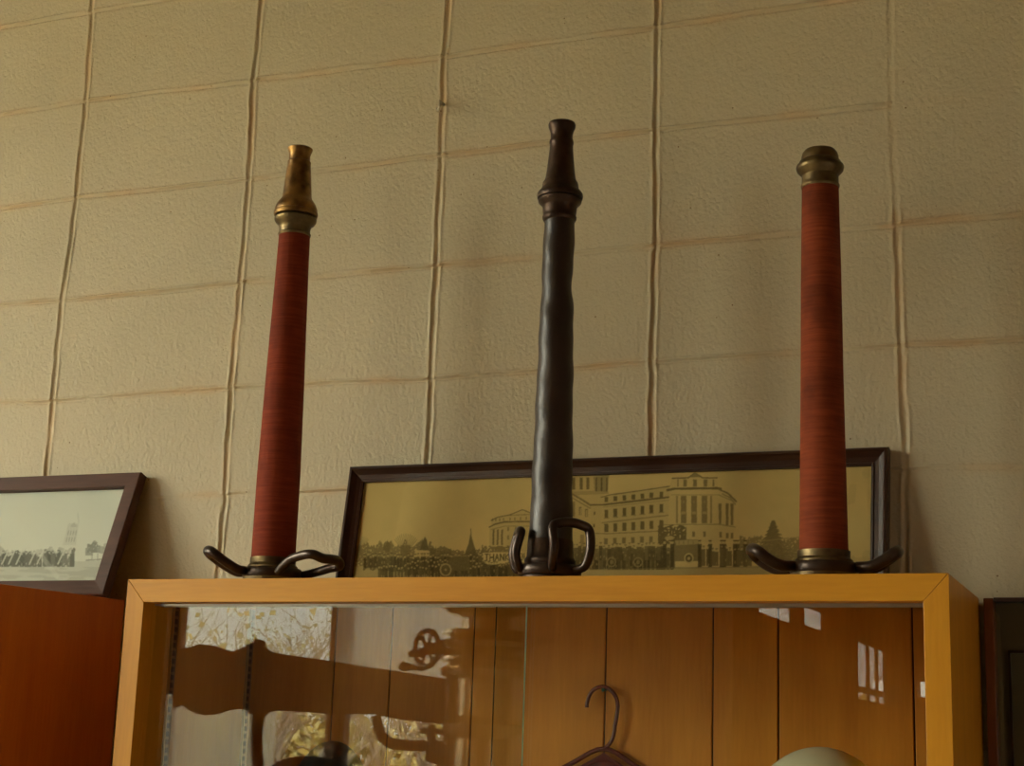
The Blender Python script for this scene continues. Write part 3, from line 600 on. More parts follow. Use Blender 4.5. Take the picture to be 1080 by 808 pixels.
def big_print():
    R = Ras(355, 945, 480, 625, 3, 0.93)
    R.a += (vnoise(R.X, R.Y, .03, 40)-.5)*.10+(vnoise(R.X, R.Y, .12, 41)-.5)*.04
    R.poly([(355, 596), (560, 600), (800, 597), (945, 590), (945, 625), (355, 625)], .62, .9)
    foliage(R, 358, 460, 566, 597, .30, 50, 9); foliage(R, 440, 520, 576, 590, .28, 54, 5)
    for a in np.linspace(-1.1, 1.1, 13):
        R.line(428, 585, 428+13*math.sin(a), 585-22*math.cos(a*.7), .7, .30, .75)
        R.line(378, 580, 378+12*math.sin(a), 580-14*math.cos(a*.6), .6, .45, .6)
    R.rect(428, 582, 11, 14, .30, .8); R.ell(408, 577, 4, 6, .27, .8)
    R.poly([(436, 590), (438, 580), (454, 581), (452, 594), (436, 594)], .88)
    R.poly([(443, 580), (445, 573), (447, 568), (448, 566), (450, 569), (451, 574), (452, 580)], .25, .95)
    foliage(R, 453, 476, 573, 590, .28, 58, 5)
    R.poly([(496.5, 561), (498, 568), (500, 575), (503, 584), (508, 592), (485, 592), (490, 584), (494, 574)], .24, .9)
    if False: R.poly([(496.5, 560), (498.5, 566), (498, 568), (501, 571), (499.5, 573), (506, 582), (512, 592), (486, 592), (489, 580), (494, 573), (493, 571), (496, 568), (495, 566)], .24, .95); R.ell(498, 583, 9, 8, .25, .9)
    R.line(496.5, 558, 497, 566, 1, .35)
    # left pavilion of the building
    lw = .80; dk = .30
    R.poly([(518, 549), (525, 545.5), (538, 543), (551, 537.5), (562, 542), (570, 540), (600, 538), (600, 582), (516, 582), (516, 556), (518, 555)], lw)
    R.pl([(518, 549), (525, 545.5), (538, 543), (551, 537.5), (562, 542)], 1.1, dk); R.line(538, 543.5, 562, 542.5, .8, .4)
    R.pl([(516, 556), (522, 553), (532, 550.5), (562, 550)], 1.6, dk); R.pl([(518, 558.5), (532, 555), (562, 555)], .8, .45)
    for x in (520, 524.5, 529): R.poly([(x-.4, 559), (x+1.6, 558), (x+1.2, 575), (x-.8, 575)], dk)
    for x in (519.5, 523, 527, 531, 538, 543, 549, 555): R.rect(x, 548.5-(x-519)*.05, 1.5, 3.2, dk, .8)
    for x in (536, 544, 552, 560, 568):
        for y, h_ in ((558, 4), (567, 5)): R.rect(x, y, 2, h_, dk, .8)
    foliage(R, 508, 545, 572, 584, .26, 62, 5)
    # central drum and portico
    R.poly([(590, 501), (642, 500), (641, 520), (634, 524), (634, 585), (590, 585)], .80)
    R.rect(620, 501, 46, 2.2, .45); R.poly([(590, 519), (641, 517), (642, 521), (590, 523)], .62)
    for x in (598, 605, 613, 620): R.rect(x, 510, 3.4, 13, .24, .9)
    R.poly([(626, 503), (642, 502), (641, 519), (627, 518)], .42, .8)
    for x in (629, 634.5, 640): R.rect(x, 511, 1.4, 15, .22)
    R.pl([(600, 519), (612, 526), (623, 533)], 2.0, .35); R.pl([(600, 523), (622, 536), (634, 534)], 1.2, .4)
    R.poly([(623, 534), (634, 531), (635, 580), (624, 580)], .76)
    for x, y in ((612, 539), (618.5, 541)): R.rect(x, y, 3.0, 9, .28, .85); R.rect(x+.3, y+.6, 1.3, 6.5, .7)
    R.rect(627, 541.5, 1.6, 4, .2); R.rect(626.5, 554.5, 1.8, 4, .2); R.rect(605, 537, 3, 16, .3, .8)
    R.rect(614, 570, 4, 12, .35, .8)
    # the long wing
    R.poly([(634, 524), (643, 522), (705, 513.5), (712, 514), (712, 590), (634, 590)], .80)
    R.pl([(634, 524.5), (643, 522), (672, 518), (706, 513)], 1.2, .32)
    R.pl([(624, 532.5), (636, 532.5), (700, 525), (710, 524)], 2.0, .28); R.pl([(636, 535), (706, 527.5)], .7, .55)
    R.pl([(635, 551.5), (700, 544), (710, 543)], 1.3, .45); R.pl([(625, 562.5), (640, 563), (700, 560)], 1.1, .42)
    for i, x in enumerate((639.5, 649, 658.5, 668, 677.5, 687, 697.5)):
        s = i/6.
        R.rect(x, 527-s*5.5, 4.0, 5.5, .22, .9); R.rect(x, 541.8-s*6, 4.0, 8.5, .20, .9); R.rect(x, 546.4-s*6, 5.4, 1, .45)
        R.rect(x, 557-s*4, 4.2, 9, .22, .9); R.rect(x-.5, 571-s*2.5, 4.0, 6.5, .26, .8)
    # right pavilion
    R.poly([(706, 514), (709, 504), (726, 503.5), (733, 498), (741, 503.5), (756, 503.5), (757, 514), (768, 519), (776, 527), (775, 533), (774, 570), (704, 575)], .86)
    R.pl([(709, 504.5), (726, 504), (733, 498.8), (741, 504), (756, 504)], 1.5, .30); R.poly([(727, 503.5), (733, 499), (739.5, 503.5)], .4)
    for x in (715, 722.5, 733, 744, 752.5): R.rect(x, 509.5, 4.0 if x in (722.5, 733, 744) else 1.4, 7.5, .28, .85)
    R.pl([(704, 517), (712, 515.5), (757, 515), (760, 515.5)], 2.4, .28); R.pl([(758, 516), (768, 520.5), (776.5, 529)], 1.8, .35); R.pl([(762, 521), (770, 525), (775.5, 532)], 1.4, .48)
    R.pl([(708, 522), (758, 522), (774, 529)], 1.0, .5)
    for x in (721, 732, 743): R.rect(x, 537.5, 6.0, 29, .30, .85); R.rect(x, 541, 4.6, 3, .6); R.rect(x, 529.5, 2.0, 3, .55, .6)
    for x in (714, 750): R.rect(x, 537.5, 2.2, 29, .34, .8)
    for x in (759.5, 767, 772): R.poly([(x-1.8, 531), (x+1.6, 531), (x+1.2, 554), (x-1.2, 554)], .28, .85)
    R.pl([(700, 553.5), (758, 553), (775, 556)], 1.1, .5)
    for x, y in ((731.5, 563.5), (743, 563.5), (760, 564), (767, 565), (772, 565)): R.rect(x, y, 3.0, 6, .28, .85)
    R.a = np.where((R.X > 694) & (R.X < 724) & (R.Y > 553+4*vnoise(R.X, R.Y*0, .3, 66)) & (R.Y < 575) & (vnoise(R.X, R.Y, .7, 67) > .22), .26, R.a)
    # trees on the right
    for q in range(70):
        yy = 548+q*.6; hw = 1.2+(q*.6)*.42*(0.75+.5*((q*7919) % 13)/13); R.line(815.5-hw, yy+1.5, 815.5+hw*((q*31 % 7)/14+.7), yy+1.2, .9, .24, .8)
    if False: R.poly([(815.5, 544), (818, 550), (817.5, 551), (821, 555), (820, 557), (826, 563), (838, 566), (844, 572), (850, 590), (785, 590), (796, 570), (805, 562), (811, 556), (810, 554), (813.5, 550)], .36, .85)
    foliage(R, 780, 862, 563, 592, .34, 70, 7); R.line(800, 571, 850, 566, 1, .5); foliage(R, 895, 945, 585, 592, .6, 73, 4)
    R.put(R.X > 890, .88, .55); R.put((R.X > 890) & (vnoise(R.X, R.Y, .07, 74) > .62), .7, .4)
    # banner, lettering, people and cars
    mm = (R.X > 383) & (R.X < 562) & (R.Y > 588+2*vnoise(R.X, R.Y*0, .4, 91)) & (R.Y < 600+3*vnoise(R.X, R.Y*0, .3, 92)+np.clip((R.X-400)/20, 0, 8))
    R.put(mm, .20, .85); R.put(mm & (vnoise(R.X, R.Y, .55, 93) > .78), .62, .8)
    mm = (R.X > 602) & (R.X < 712) & (R.Y > 577+3*vnoise(R.X, R.Y*0, .4, 94)) & (R.Y < 600); R.put(mm, .20, .8); R.put(mm & (vnoise(R.X, R.Y, .5, 95) > .76), .58, .8)
    crowd(R, 385, 420, 586, 598, 80, 3.0); crowd(R, 420, 520, 587, 601, 81, 3.0); crowd(R, 430, 560, 593, 606, 82, 2.8); crowd(R, 400, 560, 598, 612, 84, 2.8)
    R.poly([(473, 590), (478, 586.5), (494, 586), (496, 602), (470, 602)], .27, .9); R.line(468, 586.5, 492, 586.2, .8, .5)
    R.ell(470, 601, 6.2, 6.8, .66, 1, .22); R.ell(470, 601, 4.6, 5.2, .25, .9); R.ell(470, 601, 1.3, 1.4, .6)
    R.poly([(509, 583), (586, 581), (586, 592), (560, 593.5), (545, 593), (515, 596), (510, 592)], .88)
    def letter(ch, x, y, w_, h_):
        S = {'T': [((0, 0), (1, 0)), ((.5, 0), (.5, 1))], 'H': [((0, 0), (0, 1)), ((1, 0), (1, 1)), ((0, .5), (1, .5))], 'A': [((0, 1), (.5, 0)), ((.5, 0), (1, 1)), ((.25, .62), (.75, .62))],
             'N': [((0, 1), (0, 0)), ((0, 0), (1, 1)), ((1, 1), (1, 0))], 'K': [((0, 0), (0, 1)), ((0, .5), (1, 0)), ((0, .5), (1, 1))], 'Y': [((0, 0), (.5, .5)), ((1, 0), (.5, .5)), ((.5, .5), (.5, 1))],
             'O': [((.15, 0), (.85, 0)), ((.85, 0), (1, .5)), ((1, .5), (.85, 1)), ((.85, 1), (.15, 1)), ((.15, 1), (0, .5)), ((0, .5), (.15, 0))], 'U': [((0, 0), (0, .8)), ((0, .8), (.5, 1)), ((.5, 1), (1, .8)), ((1, .8), (1, 0))]}[ch]
        for (a, b), (c, d) in S: R.line(x+a*w_, y+b*h_, x+c*w_, y+d*h_, 1.15, .16)
    x = 511.5
    for ch in 'THANK YOU':
        if ch == ' ': x += 3.5; continue
        letter(ch, x, 584.6-(x-511)*.02, 3.7, 7.0); x += 5.4
    crowd(R, 512, 548, 595, 606, 85, 3.1)
    crowd(R, 602, 712, 581, 600, 86, 3.6, dark=.15); crowd(R, 605, 700, 576, 590, 87, 4.2, dark=.22)
    for x in (621, 645, 673): R.ell(x, 593, 5, 5.5, .5, .8, .25); R.ell(x, 593, 2, 2.2, .5, .7)
    R.poly([(711, 572), (712, 569), (736, 569), (738, 576), (740, 592), (710, 592)], .30, .9); R.poly([(712, 570), (736, 569.5), (737, 574), (713, 575)], .66, .9)
    for x in (716, 721, 726, 731): R.rect(x, 572, .8, 4, .3)
    R.ell(706, 567.5, 5, 2.2, .8, .8)
    R.ell(726.5, 589, 5.0, 5.6, .82, 1, .26); R.ell(726.5, 589, 3.6, 4.1, .2, .9); R.ell(726.5, 589, 1.6, 1.8, .75)
    for x in (701, 709, 738, 749, 761, 764, 775, 778, 786):
        R.rect(x, 586, 4.2, 25, .14, .92); R.ell(x, 572.3, 1.4, 1.7, .72); R.rect(x, 570.2, 3.6, 1.4, .15)
    crowd(R, 742, 792, 579, 596, 88, 4.5, dark=.2)
    R.line(600, 601, 800, 598, 1.2, .4, .5)
    R.blur(2)
    R.a += (vnoise(R.X, R.Y, 1.1, 90)-.5)*.05
    return R
def left_print():
    R = Ras(-160, 140, 500, 640, 3, 0.93)
    R.a += (vnoise(R.X, R.Y, .04, 140)-.5)*.05
    R.poly([(-160, 596), (140, 591), (140, 640), (-160, 640)], .72, .9)
    R.put((R.Y > 598) & (vnoise(R.X*.3, R.Y*2, .25, 141) > .45), .58, .7)
    foliage(R, -160, 76, 574, 590, .55, 142, 7, .7); foliage(R, -160, 40, 582, 597, .30, 146, 5, .9)
    for k_, (xa, xb) in enumerate(((-120, -60), (-50, -10), (3, 36), (45, 66))): foliage(R, xa, xb, 579, 597, .16, 160+3*k_, 7, .95)
    crowd(R, -20, 80, 584, 597, 175, 4.5, dark=.2)
    for x in (5, 12, 20, 34, 42, 64, 71, -15, -50, -70): R.line(x-3, 595, x+4, 580, 1.5, .86, .8)
    R.rect(69.5, 590, 3, 13, .25, .9); R.rect(77, 588, 3.4, 17, .22, .9); R.ell(78, 580, 1.6, 2.2, .3)
    R.poly([(72, 552), (83, 552), (80, 575), (66, 575)], .80, .8); R.poly([(74, 556), (78, 550.5), (82, 556)], .68, .9)
    for j, y in enumerate((562, 569)):
        for k in range(4): R.line(71.5+k*2.7-j*1.6, y+2.3, 72.5+k*2.7-j*1.6, y-2.2, .8, .40, .8)
    R.line(82, 541, 83, 551, .8, .75)
    foliage(R, 92, 106, 569, 583, .30, 180, 5, .9); foliage(R, 90, 98, 576, 586, .38, 184, 4, .8); R.ell(107, 580, 5, 4, .5, .8); R.rect(97, 587, 1, 7, .35); R.rect(103, 587, 1, 7, .35); R.line(91, 591, 107, 590, 1.4, .35, .8)
    R.put((R.X > 108) & (R.Y > 573) & (R.Y < 590) & (vnoise(R.X, R.Y, .7, 150) > .5), .45, .6)
    R.line(13, 545, 60, 608, 5, 1.0, .22)
    R.blur(2)
    return R
def proj_px(p):
    d = p-CAM_P; z = d.dot(CF); return 540+CAM_F*d.dot(CR)/z, 404-CAM_F*d.dot(CU)/z
def picture(name, xr, zb, zt, yb, W, raster, paper, ink, framemat, fwid, label, thick=0.020, gmat=None, flatm=False):
    gmat = gmat or M['pictureglass']
    """framed print leaning on the wall; origin bottom right back edge"""
    Hh = math.hypot(zt-zb, yb); lean = math.atan2(yb, zt-zb)
    e = empty(name, (xr, -yb, zb), label, 'framed picture')
    e.rotation_euler = (-lean, 0, 0)
    mw = Matrix.Translation((xr, -yb, zb)) @ Matrix.Rotation(-lean, 4, 'X')
    prof = [(0, 0), (0, -thick*.8), (.0022, -thick), (fwid*.22, -thick), (fwid*.30, -thick*.86), (fwid*.55, -thick*.62), (fwid*.82, -thick*.52), (fwid*.86, -thick*.60), (fwid, -thick*.55), (fwid, -thick*.30), (fwid*.75, -thick*.3), (fwid*.75, 0)]
    if flatm: prof = [(0, 0), (0, -thick*.93), (.002, -thick), (fwid-.0015, -thick*.93), (fwid, -thick*.88), (fwid, -thick*.30), (fwid*.75, -thick*.3), (fwid*.75, 0)]
    bm = bmesh.new(); n = len(prof)
    def corner(sx, sz):
        return [bm.verts.new(((-a) if sx > 0 else (-W+a), y, (Hh-a) if sz > 0 else a)) for a, y in prof]
    cs = [corner(-1, -1), corner(1, -1), corner(1, 1), corner(-1, 1)]
    # every side gets its own verts so that the mitre shows
    bm2 = bmesh.new()
    for q in range(4):
        A, B = cs[q], cs[(q+1) % 4]
        va = [bm2.verts.new(v.co) for v in A]; vb = [bm2.verts.new(v.co) for v in B]
        for k in range(n): bm2.faces.new((va[k], vb[k], vb[(k+1) % n], va[(k+1) % n]))
    bm.free(); fr = mesh_obj('frame', bm2, framemat, e)
    # print
    k = 760 if W > .7 else 420; a0 = fwid*.8; nx = k; nz = int(k*(Hh-2*a0)/(W-2*a0))
    if W > .7: nz = max(nz, 190)
    xs = np.linspace(-W+a0, -a0, nx); zs = np.linspace(a0, Hh-a0, nz); X, Z = np.meshgrid(xs, zs)
    yy = -thick*.32
    # homography print plane -> drawing board, from its four corners
    src = [(-W+a0, a0), (-a0, a0), (-a0, Hh-a0), (-W+a0, Hh-a0)]; dst = [proj_px(mw @ V((a, yy, b))) for a, b in src]
    A = []; bvec = []
    for (x, z), (u, v) in zip(src, dst):
        A += [[x, z, 1, 0, 0, 0, -u*x, -u*z], [0, 0, 0, x, z, 1, -v*x, -v*z]]; bvec += [u, v]
    h = np.linalg.solve(np.array(A), np.array(bvec)); dn = h[6]*X+h[7]*Z+1
    val = raster.sample((h[0]*X+h[1]*Z+h[2])/dn, (h[3]*X+h[4]*Z+h[5])/dn)
    co = np.stack([X, np.full_like(X, yy), Z], -1).reshape(-1, 3); idx = np.arange(nx*nz).reshape(nz, nx)
    qd = np.stack([idx[:-1, :-1], idx[:-1, 1:], idx[1:, 1:], idx[1:, :-1]], -1).reshape(-1, 4)
    me = bpy.data.meshes.new('print'); me.vertices.add(len(co)); me.vertices.foreach_set('co', co.ravel()); me.loops.add(qd.size); me.loops.foreach_set('vertex_index', qd.ravel())
    me.polygons.add(len(qd)); me.polygons.foreach_set('loop_start', np.arange(0, qd.size, 4)); me.update(calc_edges=True)
    ca = me.color_attributes.new('ink', 'FLOAT_COLOR', 'POINT'); t = np.clip(val, 0, 1).ravel()[:, None]
    c = np.ones((nx*nz, 4), np.float32); c[:, :3] = np.array(ink)*(1-t)+np.array(paper)*t; ca.data.foreach_set('color', c.ravel())
    me.materials.append(M['print']); o = bpy.data.objects.new('print', me); COL.objects.link(o); o.parent = e
    bm = bmesh.new(); box(bm, -W+a0*1.02, -a0*1.02, -thick*.46, -thick*.38, a0*1.02, Hh-a0*1.02); mesh_obj('glass_sheet', bm, gmat, e)
    bm = bmesh.new(); box(bm, -W+a0, -a0, -thick*.30, -thick*.02, a0, Hh-a0); mesh_obj('backing_board', bm, M['groove'], e)
    return e
picture('framed_panorama', 1.6082, ZT, -0.1625, 0.036, 0.9377, big_print(), (0.86, 0.62, 0.26), (0.004, 0.002, 0.001), M['framewood'], 0.0275,
        'long dark-framed sepia panorama of a columned building leaning on the wall behind the nozzles')
# ------------------------------------------------------------------ tall cabinet at the left with its own picture
ZL = -0.3975
lc = empty('tall_cabinet', (0.2489, -0.058, FLOOR), 'plain orange plywood cabinet end left of the glass cabinet, under the smaller picture', 'cabinet', rz=math.radians(-7.0))
bm = bmesh.new(); box(bm, -0.42, 0, -0.42, 0, FLOOR*0+0.0, ZL-FLOOR); mesh_obj('carcass', bm, M['orangeply'], lc, bevel=0.0015)
bm = bmesh.new(); box(bm, -0.408, -0.212, -0.438, -0.4205, 0.08, ZL-FLOOR-0.02); d1 = mesh_obj('door', bm, M['orangeply'], lc, bevel=0.001)
bm = bmesh.new(); box(bm, -0.208, -0.012, -0.438, -0.4205, 0.08, ZL-FLOOR-0.02); d2 = mesh_obj('door', bm, M['orangeply'], lc, bevel=0.001)
for d, x in ((d1, -0.232), (d2, -0.188)):
    bm = bmesh.new(); box(bm, x-.006, x+.006, -0.462, -0.4385, 0.95, 1.10); mesh_obj('handle', bm, M['steel'], d, bevel=0.003)
picture('framed_photograph', 0.2321, ZL, -0.1625, 0.083, 0.62, left_print(), (0.92, 0.93, 0.90), (0.03, 0.035, 0.035), M['framewoodl'], 0.0285,  # window haze on the glass is put into the pale paper tone
        'brown-framed pale photograph leaning back on top of the orange cabinet at the left', flatm=True)

# ------------------------------------------------------------------ glazed dark case right of the cabinet, on the wall
fr = empty('wall_case', (1.744, 0.0, -0.394), 'dark glazed case with a thin reddish frame on the wall right of the maple cabinet', 'wall case')
bm = bmesh.new(); W_, H_ = 0.62, 0.80
box(bm, 0, 0.014, -0.036, -0.001, -H_, -0.0008); mesh_obj('frame_stile', bm, M['frame_red'], fr, bevel=0.0015)
bm = bmesh.new(); box(bm, W_-0.014, W_, -0.036, -0.001, -H_, -0.0008); mesh_obj('frame_stile', bm, M['frame_red'], fr, bevel=0.0015)
bm = bmesh.new(); box(bm, 0.0142, W_-0.0142, -0.036, -0.001, -0.006, 0); mesh_obj('frame_rail', bm, M['framewood'], fr, bevel=0.001)
bm = bmesh.new(); box(bm, 0.0142, W_-0.0142, -0.036, -0.001, -H_, -H_+0.014); mesh_obj('frame_rail', bm, M['framewood'], fr, bevel=0.001)
bm = bmesh.new(); box(bm, 0.0142, W_-0.0142, -0.006, -0.002, -H_+.014, -0.006); mesh_obj('backing', bm, M['darkglassprint'], fr)
bm = bmesh.new(); box(bm, 0.0142, W_-0.0142, -0.030, -0.027, -H_+.014, -0.006); mesh_obj('glass_sheet', bm, M['glass'], fr)
bm = bmesh.new(); box(bm, 0.0300, 0.0335, -0.012, -0.0062, -H_+.05, -0.075); box(bm, 0.0335, W_-.04, -0.012, -0.0062, -0.079, -0.075); mesh_obj('inner_mount', bm, M['framewood'], fr)

# small screw hook in the joint above
bm = bmesh.new(); tube(bm, [(0, 0.004, 0), (0, -0.010, 0)], 0.0016, 10)
tube(bm, catmull([(0, -0.010, 0), (0.002, -0.014, -0.003), (0.002, -0.016, -0.008), (-0.001, -0.012, -0.011), (-0.003, -0.009, -0.008)], 5), 0.0014, 8)
hk = mesh_obj('screw_hook', bm, M['steel'], smooth=True); hk.location = (0.8122, -0.002, 0.5120); hk.scale = (1.7, 1.3, 1.7)
tag(hk, 'tiny metal screw hook in the wall joint above the middle', 'hook')

# ------------------------------------------------------------------ what the glass mirrors: hand pumper in the room
pump = empty('hand_pumper', (-1.0, -3.6, FLOOR), 'antique hand pumper with a dark scalloped side board standing before the windows', 'fire pumper')
def pobj(name, bm, mat, parent=None, **k):
    for v in bm.verts: v.co -= V(pump.location)
    return mesh_obj(name, bm, mat, parent or pump, **k)
bm = bmesh.new()
board = [(-1.668, -.313), (-1.660, -.322), (-1.637, -.315), (-1.60, -.309), (-1.545, -.293), (-1.49, -.297), (-1.44, -.312), (-1.395, -.322), (-1.34, -.302), (-1.285, -.272), (-1.268, -.277), (-1.263, -.296), (-1.25, -.312), (-1.22, -.322), (-0.98, -.349), (-0.49, -.408), (-0.30, -.43), (-0.30, -.585), (-.49, -.572), (-.66, -.560), (-.76, -.545), (-0.97, -.545), (-1.20, -.540), (-1.225, -.548), (-1.25, -.565), (-1.285, -.562), (-1.31, -.545), (-1.35, -.535), (-1.41, -.545), (-1.46, -.562), (-1.51, -.565), (-1.56, -.553), (-1.60, -.530), (-1.615, -.523), (-1.640, -.535), (-1.6465, -.541)]
prism(bm, board, -3.62, -3.58); pobj('side_board', bm, M['dark'])
bm = bmesh.new(); tube(bm, [(-1.268, -3.6, -.55), (-1.27, -3.6, -.65), (-1.25, -3.6, -.78), (-1.25, -3.6, -1.40)], 0.024, 12); pobj('post', bm, M['dark'])
bm = bmesh.new(); tube(bm, catmull([(-.76, -3.6, -.55), (-.752, -3.6, -.585), (-.735, -3.6, -.62), (-.70, -3.6, -.645), (-.64, -3.6, -.652), (-.50, -3.6, -.652), (-.34, -3.6, -.652)], 5), 0.020, 12); pobj('bracket', bm, M['dark'])
bm = bmesh.new(); ax = -0.33
lathe(bm, [(0.10, -1.40), (0.10, -.62), (0.135, -.60), (0.15, -.57), (0.10, -.54), (0.10, -.41), (0.155, -.40), (0.165, -.375), (0.13, -.36), (0.165, -.345), (0.16, -.33), (0.10, -.31), (0.155, -.295), (0.165, -.275), (0.12, -.262), (0.16, -.25), (0.155, -.235), (0.09, -.225), (0.09, -.19), (0.14, -.175), (0.165, -.15), (0.165, -.04), (0.14, .03), (0.08, .08), (0.02, .095)], 48, ax, -3.6); pobj('air_chamber', bm, M['pumpmetal'], smooth=True)
def ring(bm, c, rr, t, n=32, tilt=0.5):
    tube(bm, [V(c)+V((math.cos(2*math.pi*k/n)*rr*math.cos(0.4), math.cos(2*math.pi*k/n)*rr*math.sin(0.4), math.sin(2*math.pi*k/n)*rr)) for k in range(n)], t, 10, closed=True)
bm = bmesh.new(); c = (-.565, -3.6, -.30); ring(bm, c, .066, .010)
for a in (0.1, 1.15, 2.2, 3.25, 4.3, 5.35):
    d = V((math.cos(a)*math.cos(0.4), math.cos(a)*math.sin(0.4), math.sin(a))); tube(bm, [V(c)+d*0.01, V(c)+d*.066], .007, 8)
tube(bm, [V(c), V(c)+V((.16, 0, 0))], .022, 10); tube(bm, [V(c)+V((-.01, 0, -.075)), V(c)+V((-.05, 0, -.070)), V(c)+V((-.075, 0, -.068)), V(c)+V((-.10, 0, -.068)), V(c)+V((-.112, 0, -.068))], [.009, .008, .015, .018, .008], 10)
tube(bm, [V(c)+V((-.01, 0, -.02)), V(c)+V((-.07, 0, -.02))], .013, 10); pobj('hand_wheel', bm, M['dark'], smooth=True)
bm = bmesh.new(); tube(bm, [(-.575, -3.6, -.60), (-.47, -3.6, -.60)], .010, 8); tube(bm, [(-.53, -3.6, -.575), (-.53, -3.6, -.64)], .016, 8); tube(bm, [(-.54, -3.6, -.68), (-.42, -3.6, -.68)], [.03, .05], 12); tube(bm, [(-.45, -3.6, -.40), (-.45, -3.6, -1.40)], .030, 12); pobj('valve', bm, M['dark'], smooth=True)
bm = bmesh.new(); box(bm, -1.75, -0.10, -3.95, -3.25, -1.75, -1.395); pobj('tub', bm, M['dark'], bevel=.02)
for wx in (-1.50, -0.38):
    for wy in (-4.02, -3.18):
        bm = bmesh.new(); n = 36
        tube(bm, [(wx+math.cos(2*math.pi*k/n)*.34, wy, FLOOR+.362+math.sin(2*math.pi*k/n)*.34) for k in range(n)], .022, 8, closed=True)
        for k in range(10): a = 2*math.pi*k/10; tube(bm, [(wx, wy, FLOOR+.362), (wx+math.cos(a)*.33, wy, FLOOR+.362+math.sin(a)*.33)], .011, 6)
        tube(bm, [(wx, wy-.05, FLOOR+.362), (wx, wy+.05, FLOOR+.362)], .05, 12); pobj('wheel', bm, M['dark'])
# round hat shape mirrored low in the glass: a domed lid on a stand
ds = empty('domed_stand', (-0.64, -2.9, FLOOR), 'dark domed vessel on a post standing in front of the pumper', 'stand')
bm = bmesh.new(); lathe(bm, [(0.17, 1.33), (0.17, 1.36), (0.15, 1.40), (0.11, 1.435), (0.06, 1.452), (0.01, 1.457)], 40); mesh_obj('dome', bm, M['blackhat'], ds, smooth=True)
bm = bmesh.new(); lathe(bm, [(0.20, 0.0), (0.20, 0.03), (0.03, 0.06), (0.03, 1.28), (0.16, 1.33)], 32); mesh_obj('stand_post', bm, M['dark'], ds, smooth=True)

# curtain and blind
bm = bmesh.new(); n = 120
def sheet(bm, x0, x1, z0, z1, yb, amp, wv, th=0.0015):
    rows = [[bm.verts.new((x0+(x1-x0)*k/n, yb+amp*math.sin(wv*k/n*2*math.pi)+amp*.5*math.sin(wv*2.3*k/n*2*math.pi+1), zz)) for k in range(n+1)] for zz in (z0, z1)]
    for k in range(n): bm.faces.new((rows[0][k], rows[0][k+1], rows[1][k+1], rows[1][k]))
def cloth(name, col, op):
    m = bpy.data.materials.new(name); m.use_nodes = True; n_ = m.node_tree; n_.nodes.clear()
    o = N(n_, 'ShaderNodeOutputMaterial'); mx = N(n_, 'ShaderNodeMixShader'); tl = N(n_, 'ShaderNodeBsdfTranslucent'); df = N(n_, 'ShaderNodeBsdfDiffuse'); tr = N(n_, 'ShaderNodeBsdfTransparent'); m2 = N(n_, 'ShaderNodeMixShader')
    tl.inputs[0].default_value = (*col, 1); df.inputs[0].default_value = (*col, 1); mx.inputs[0].default_value = 0.35; m2.inputs[0].default_value = op
    n_.links.new(tl.outputs[0], mx.inputs[1]); n_.links.new(df.outputs[0], mx.inputs[2]); n_.links.new(tr.outputs[0], m2.inputs[1]); n_.links.new(mx.outputs[0], m2.inputs[2]); n_.links.new(m2.outputs[0], o.inputs[0]); return m
sheet(bm, -2.95, -2.28, -1.15, -0.44, YW+0.04, 0.012, 9); cu = mesh_obj('cafe_curtain', bm, cloth('sheer_cloth', (0.85, 0.85, 0.78), .75), smooth=True)
tag(cu, 'pale sheer cafe curtain across the lower left half of the window behind the camera', 'curtain')
bm = bmesh.new(); sheet(bm, -1.965, -1.10, -0.42, 0.63, YW+0.03, 0.0015, 3); bl = mesh_obj('roller_blind', bm, cloth('blind_cloth', (0.80, 0.78, 0.70), .8), smooth=True)
tag(bl, 'pale roller blind drawn half way down the window behind the pumper', 'blind')

# ------------------------------------------------------------------ outdoors
GZ = -2.5
M['ground'] = simple('leaf_litter', (0.42, 0.32, 0.16), 0.9, col2=(0.24, 0.22, 0.12), nscale=1.5)
M['road'] = simple('blue_grey_asphalt', (0.26, 0.30, 0.34), 0.8, noise=0.3, nscale=2)
M['bark'] = simple('pale_bark', (0.13, 0.10, 0.07), 0.9, noise=0.4, nscale=8)
M['leaf'] = simple('yellow_leaf', (0.50, 0.42, 0.20), 0.7, col2=(0.30, 0.27, 0.12), nscale=5)
M['siding'] = simple('white_siding', (0.8, 0.78, 0.72), 0.6)
M['roofing'] = simple('grey_roof', (0.2, 0.2, 0.2), 0.8)
bm = bmesh.new(); box(bm, -70, 40, -90, YE-.2, GZ-.3, GZ); box(bm, -70, WX-.2, YE-.2, 10, GZ-.3, GZ); box(bm, WX-.2, XC-.2, YE-.2, YW-.2, GZ-.3, GZ)
g = mesh_obj('ground', bm, M['ground']); g['kind'] = 'structure'
bm = bmesh.new(); box(bm, -60, 30, -27, -15, GZ+.001, GZ+.03); rd = mesh_obj('road', bm, M['road']); rd['kind'] = 'structure'
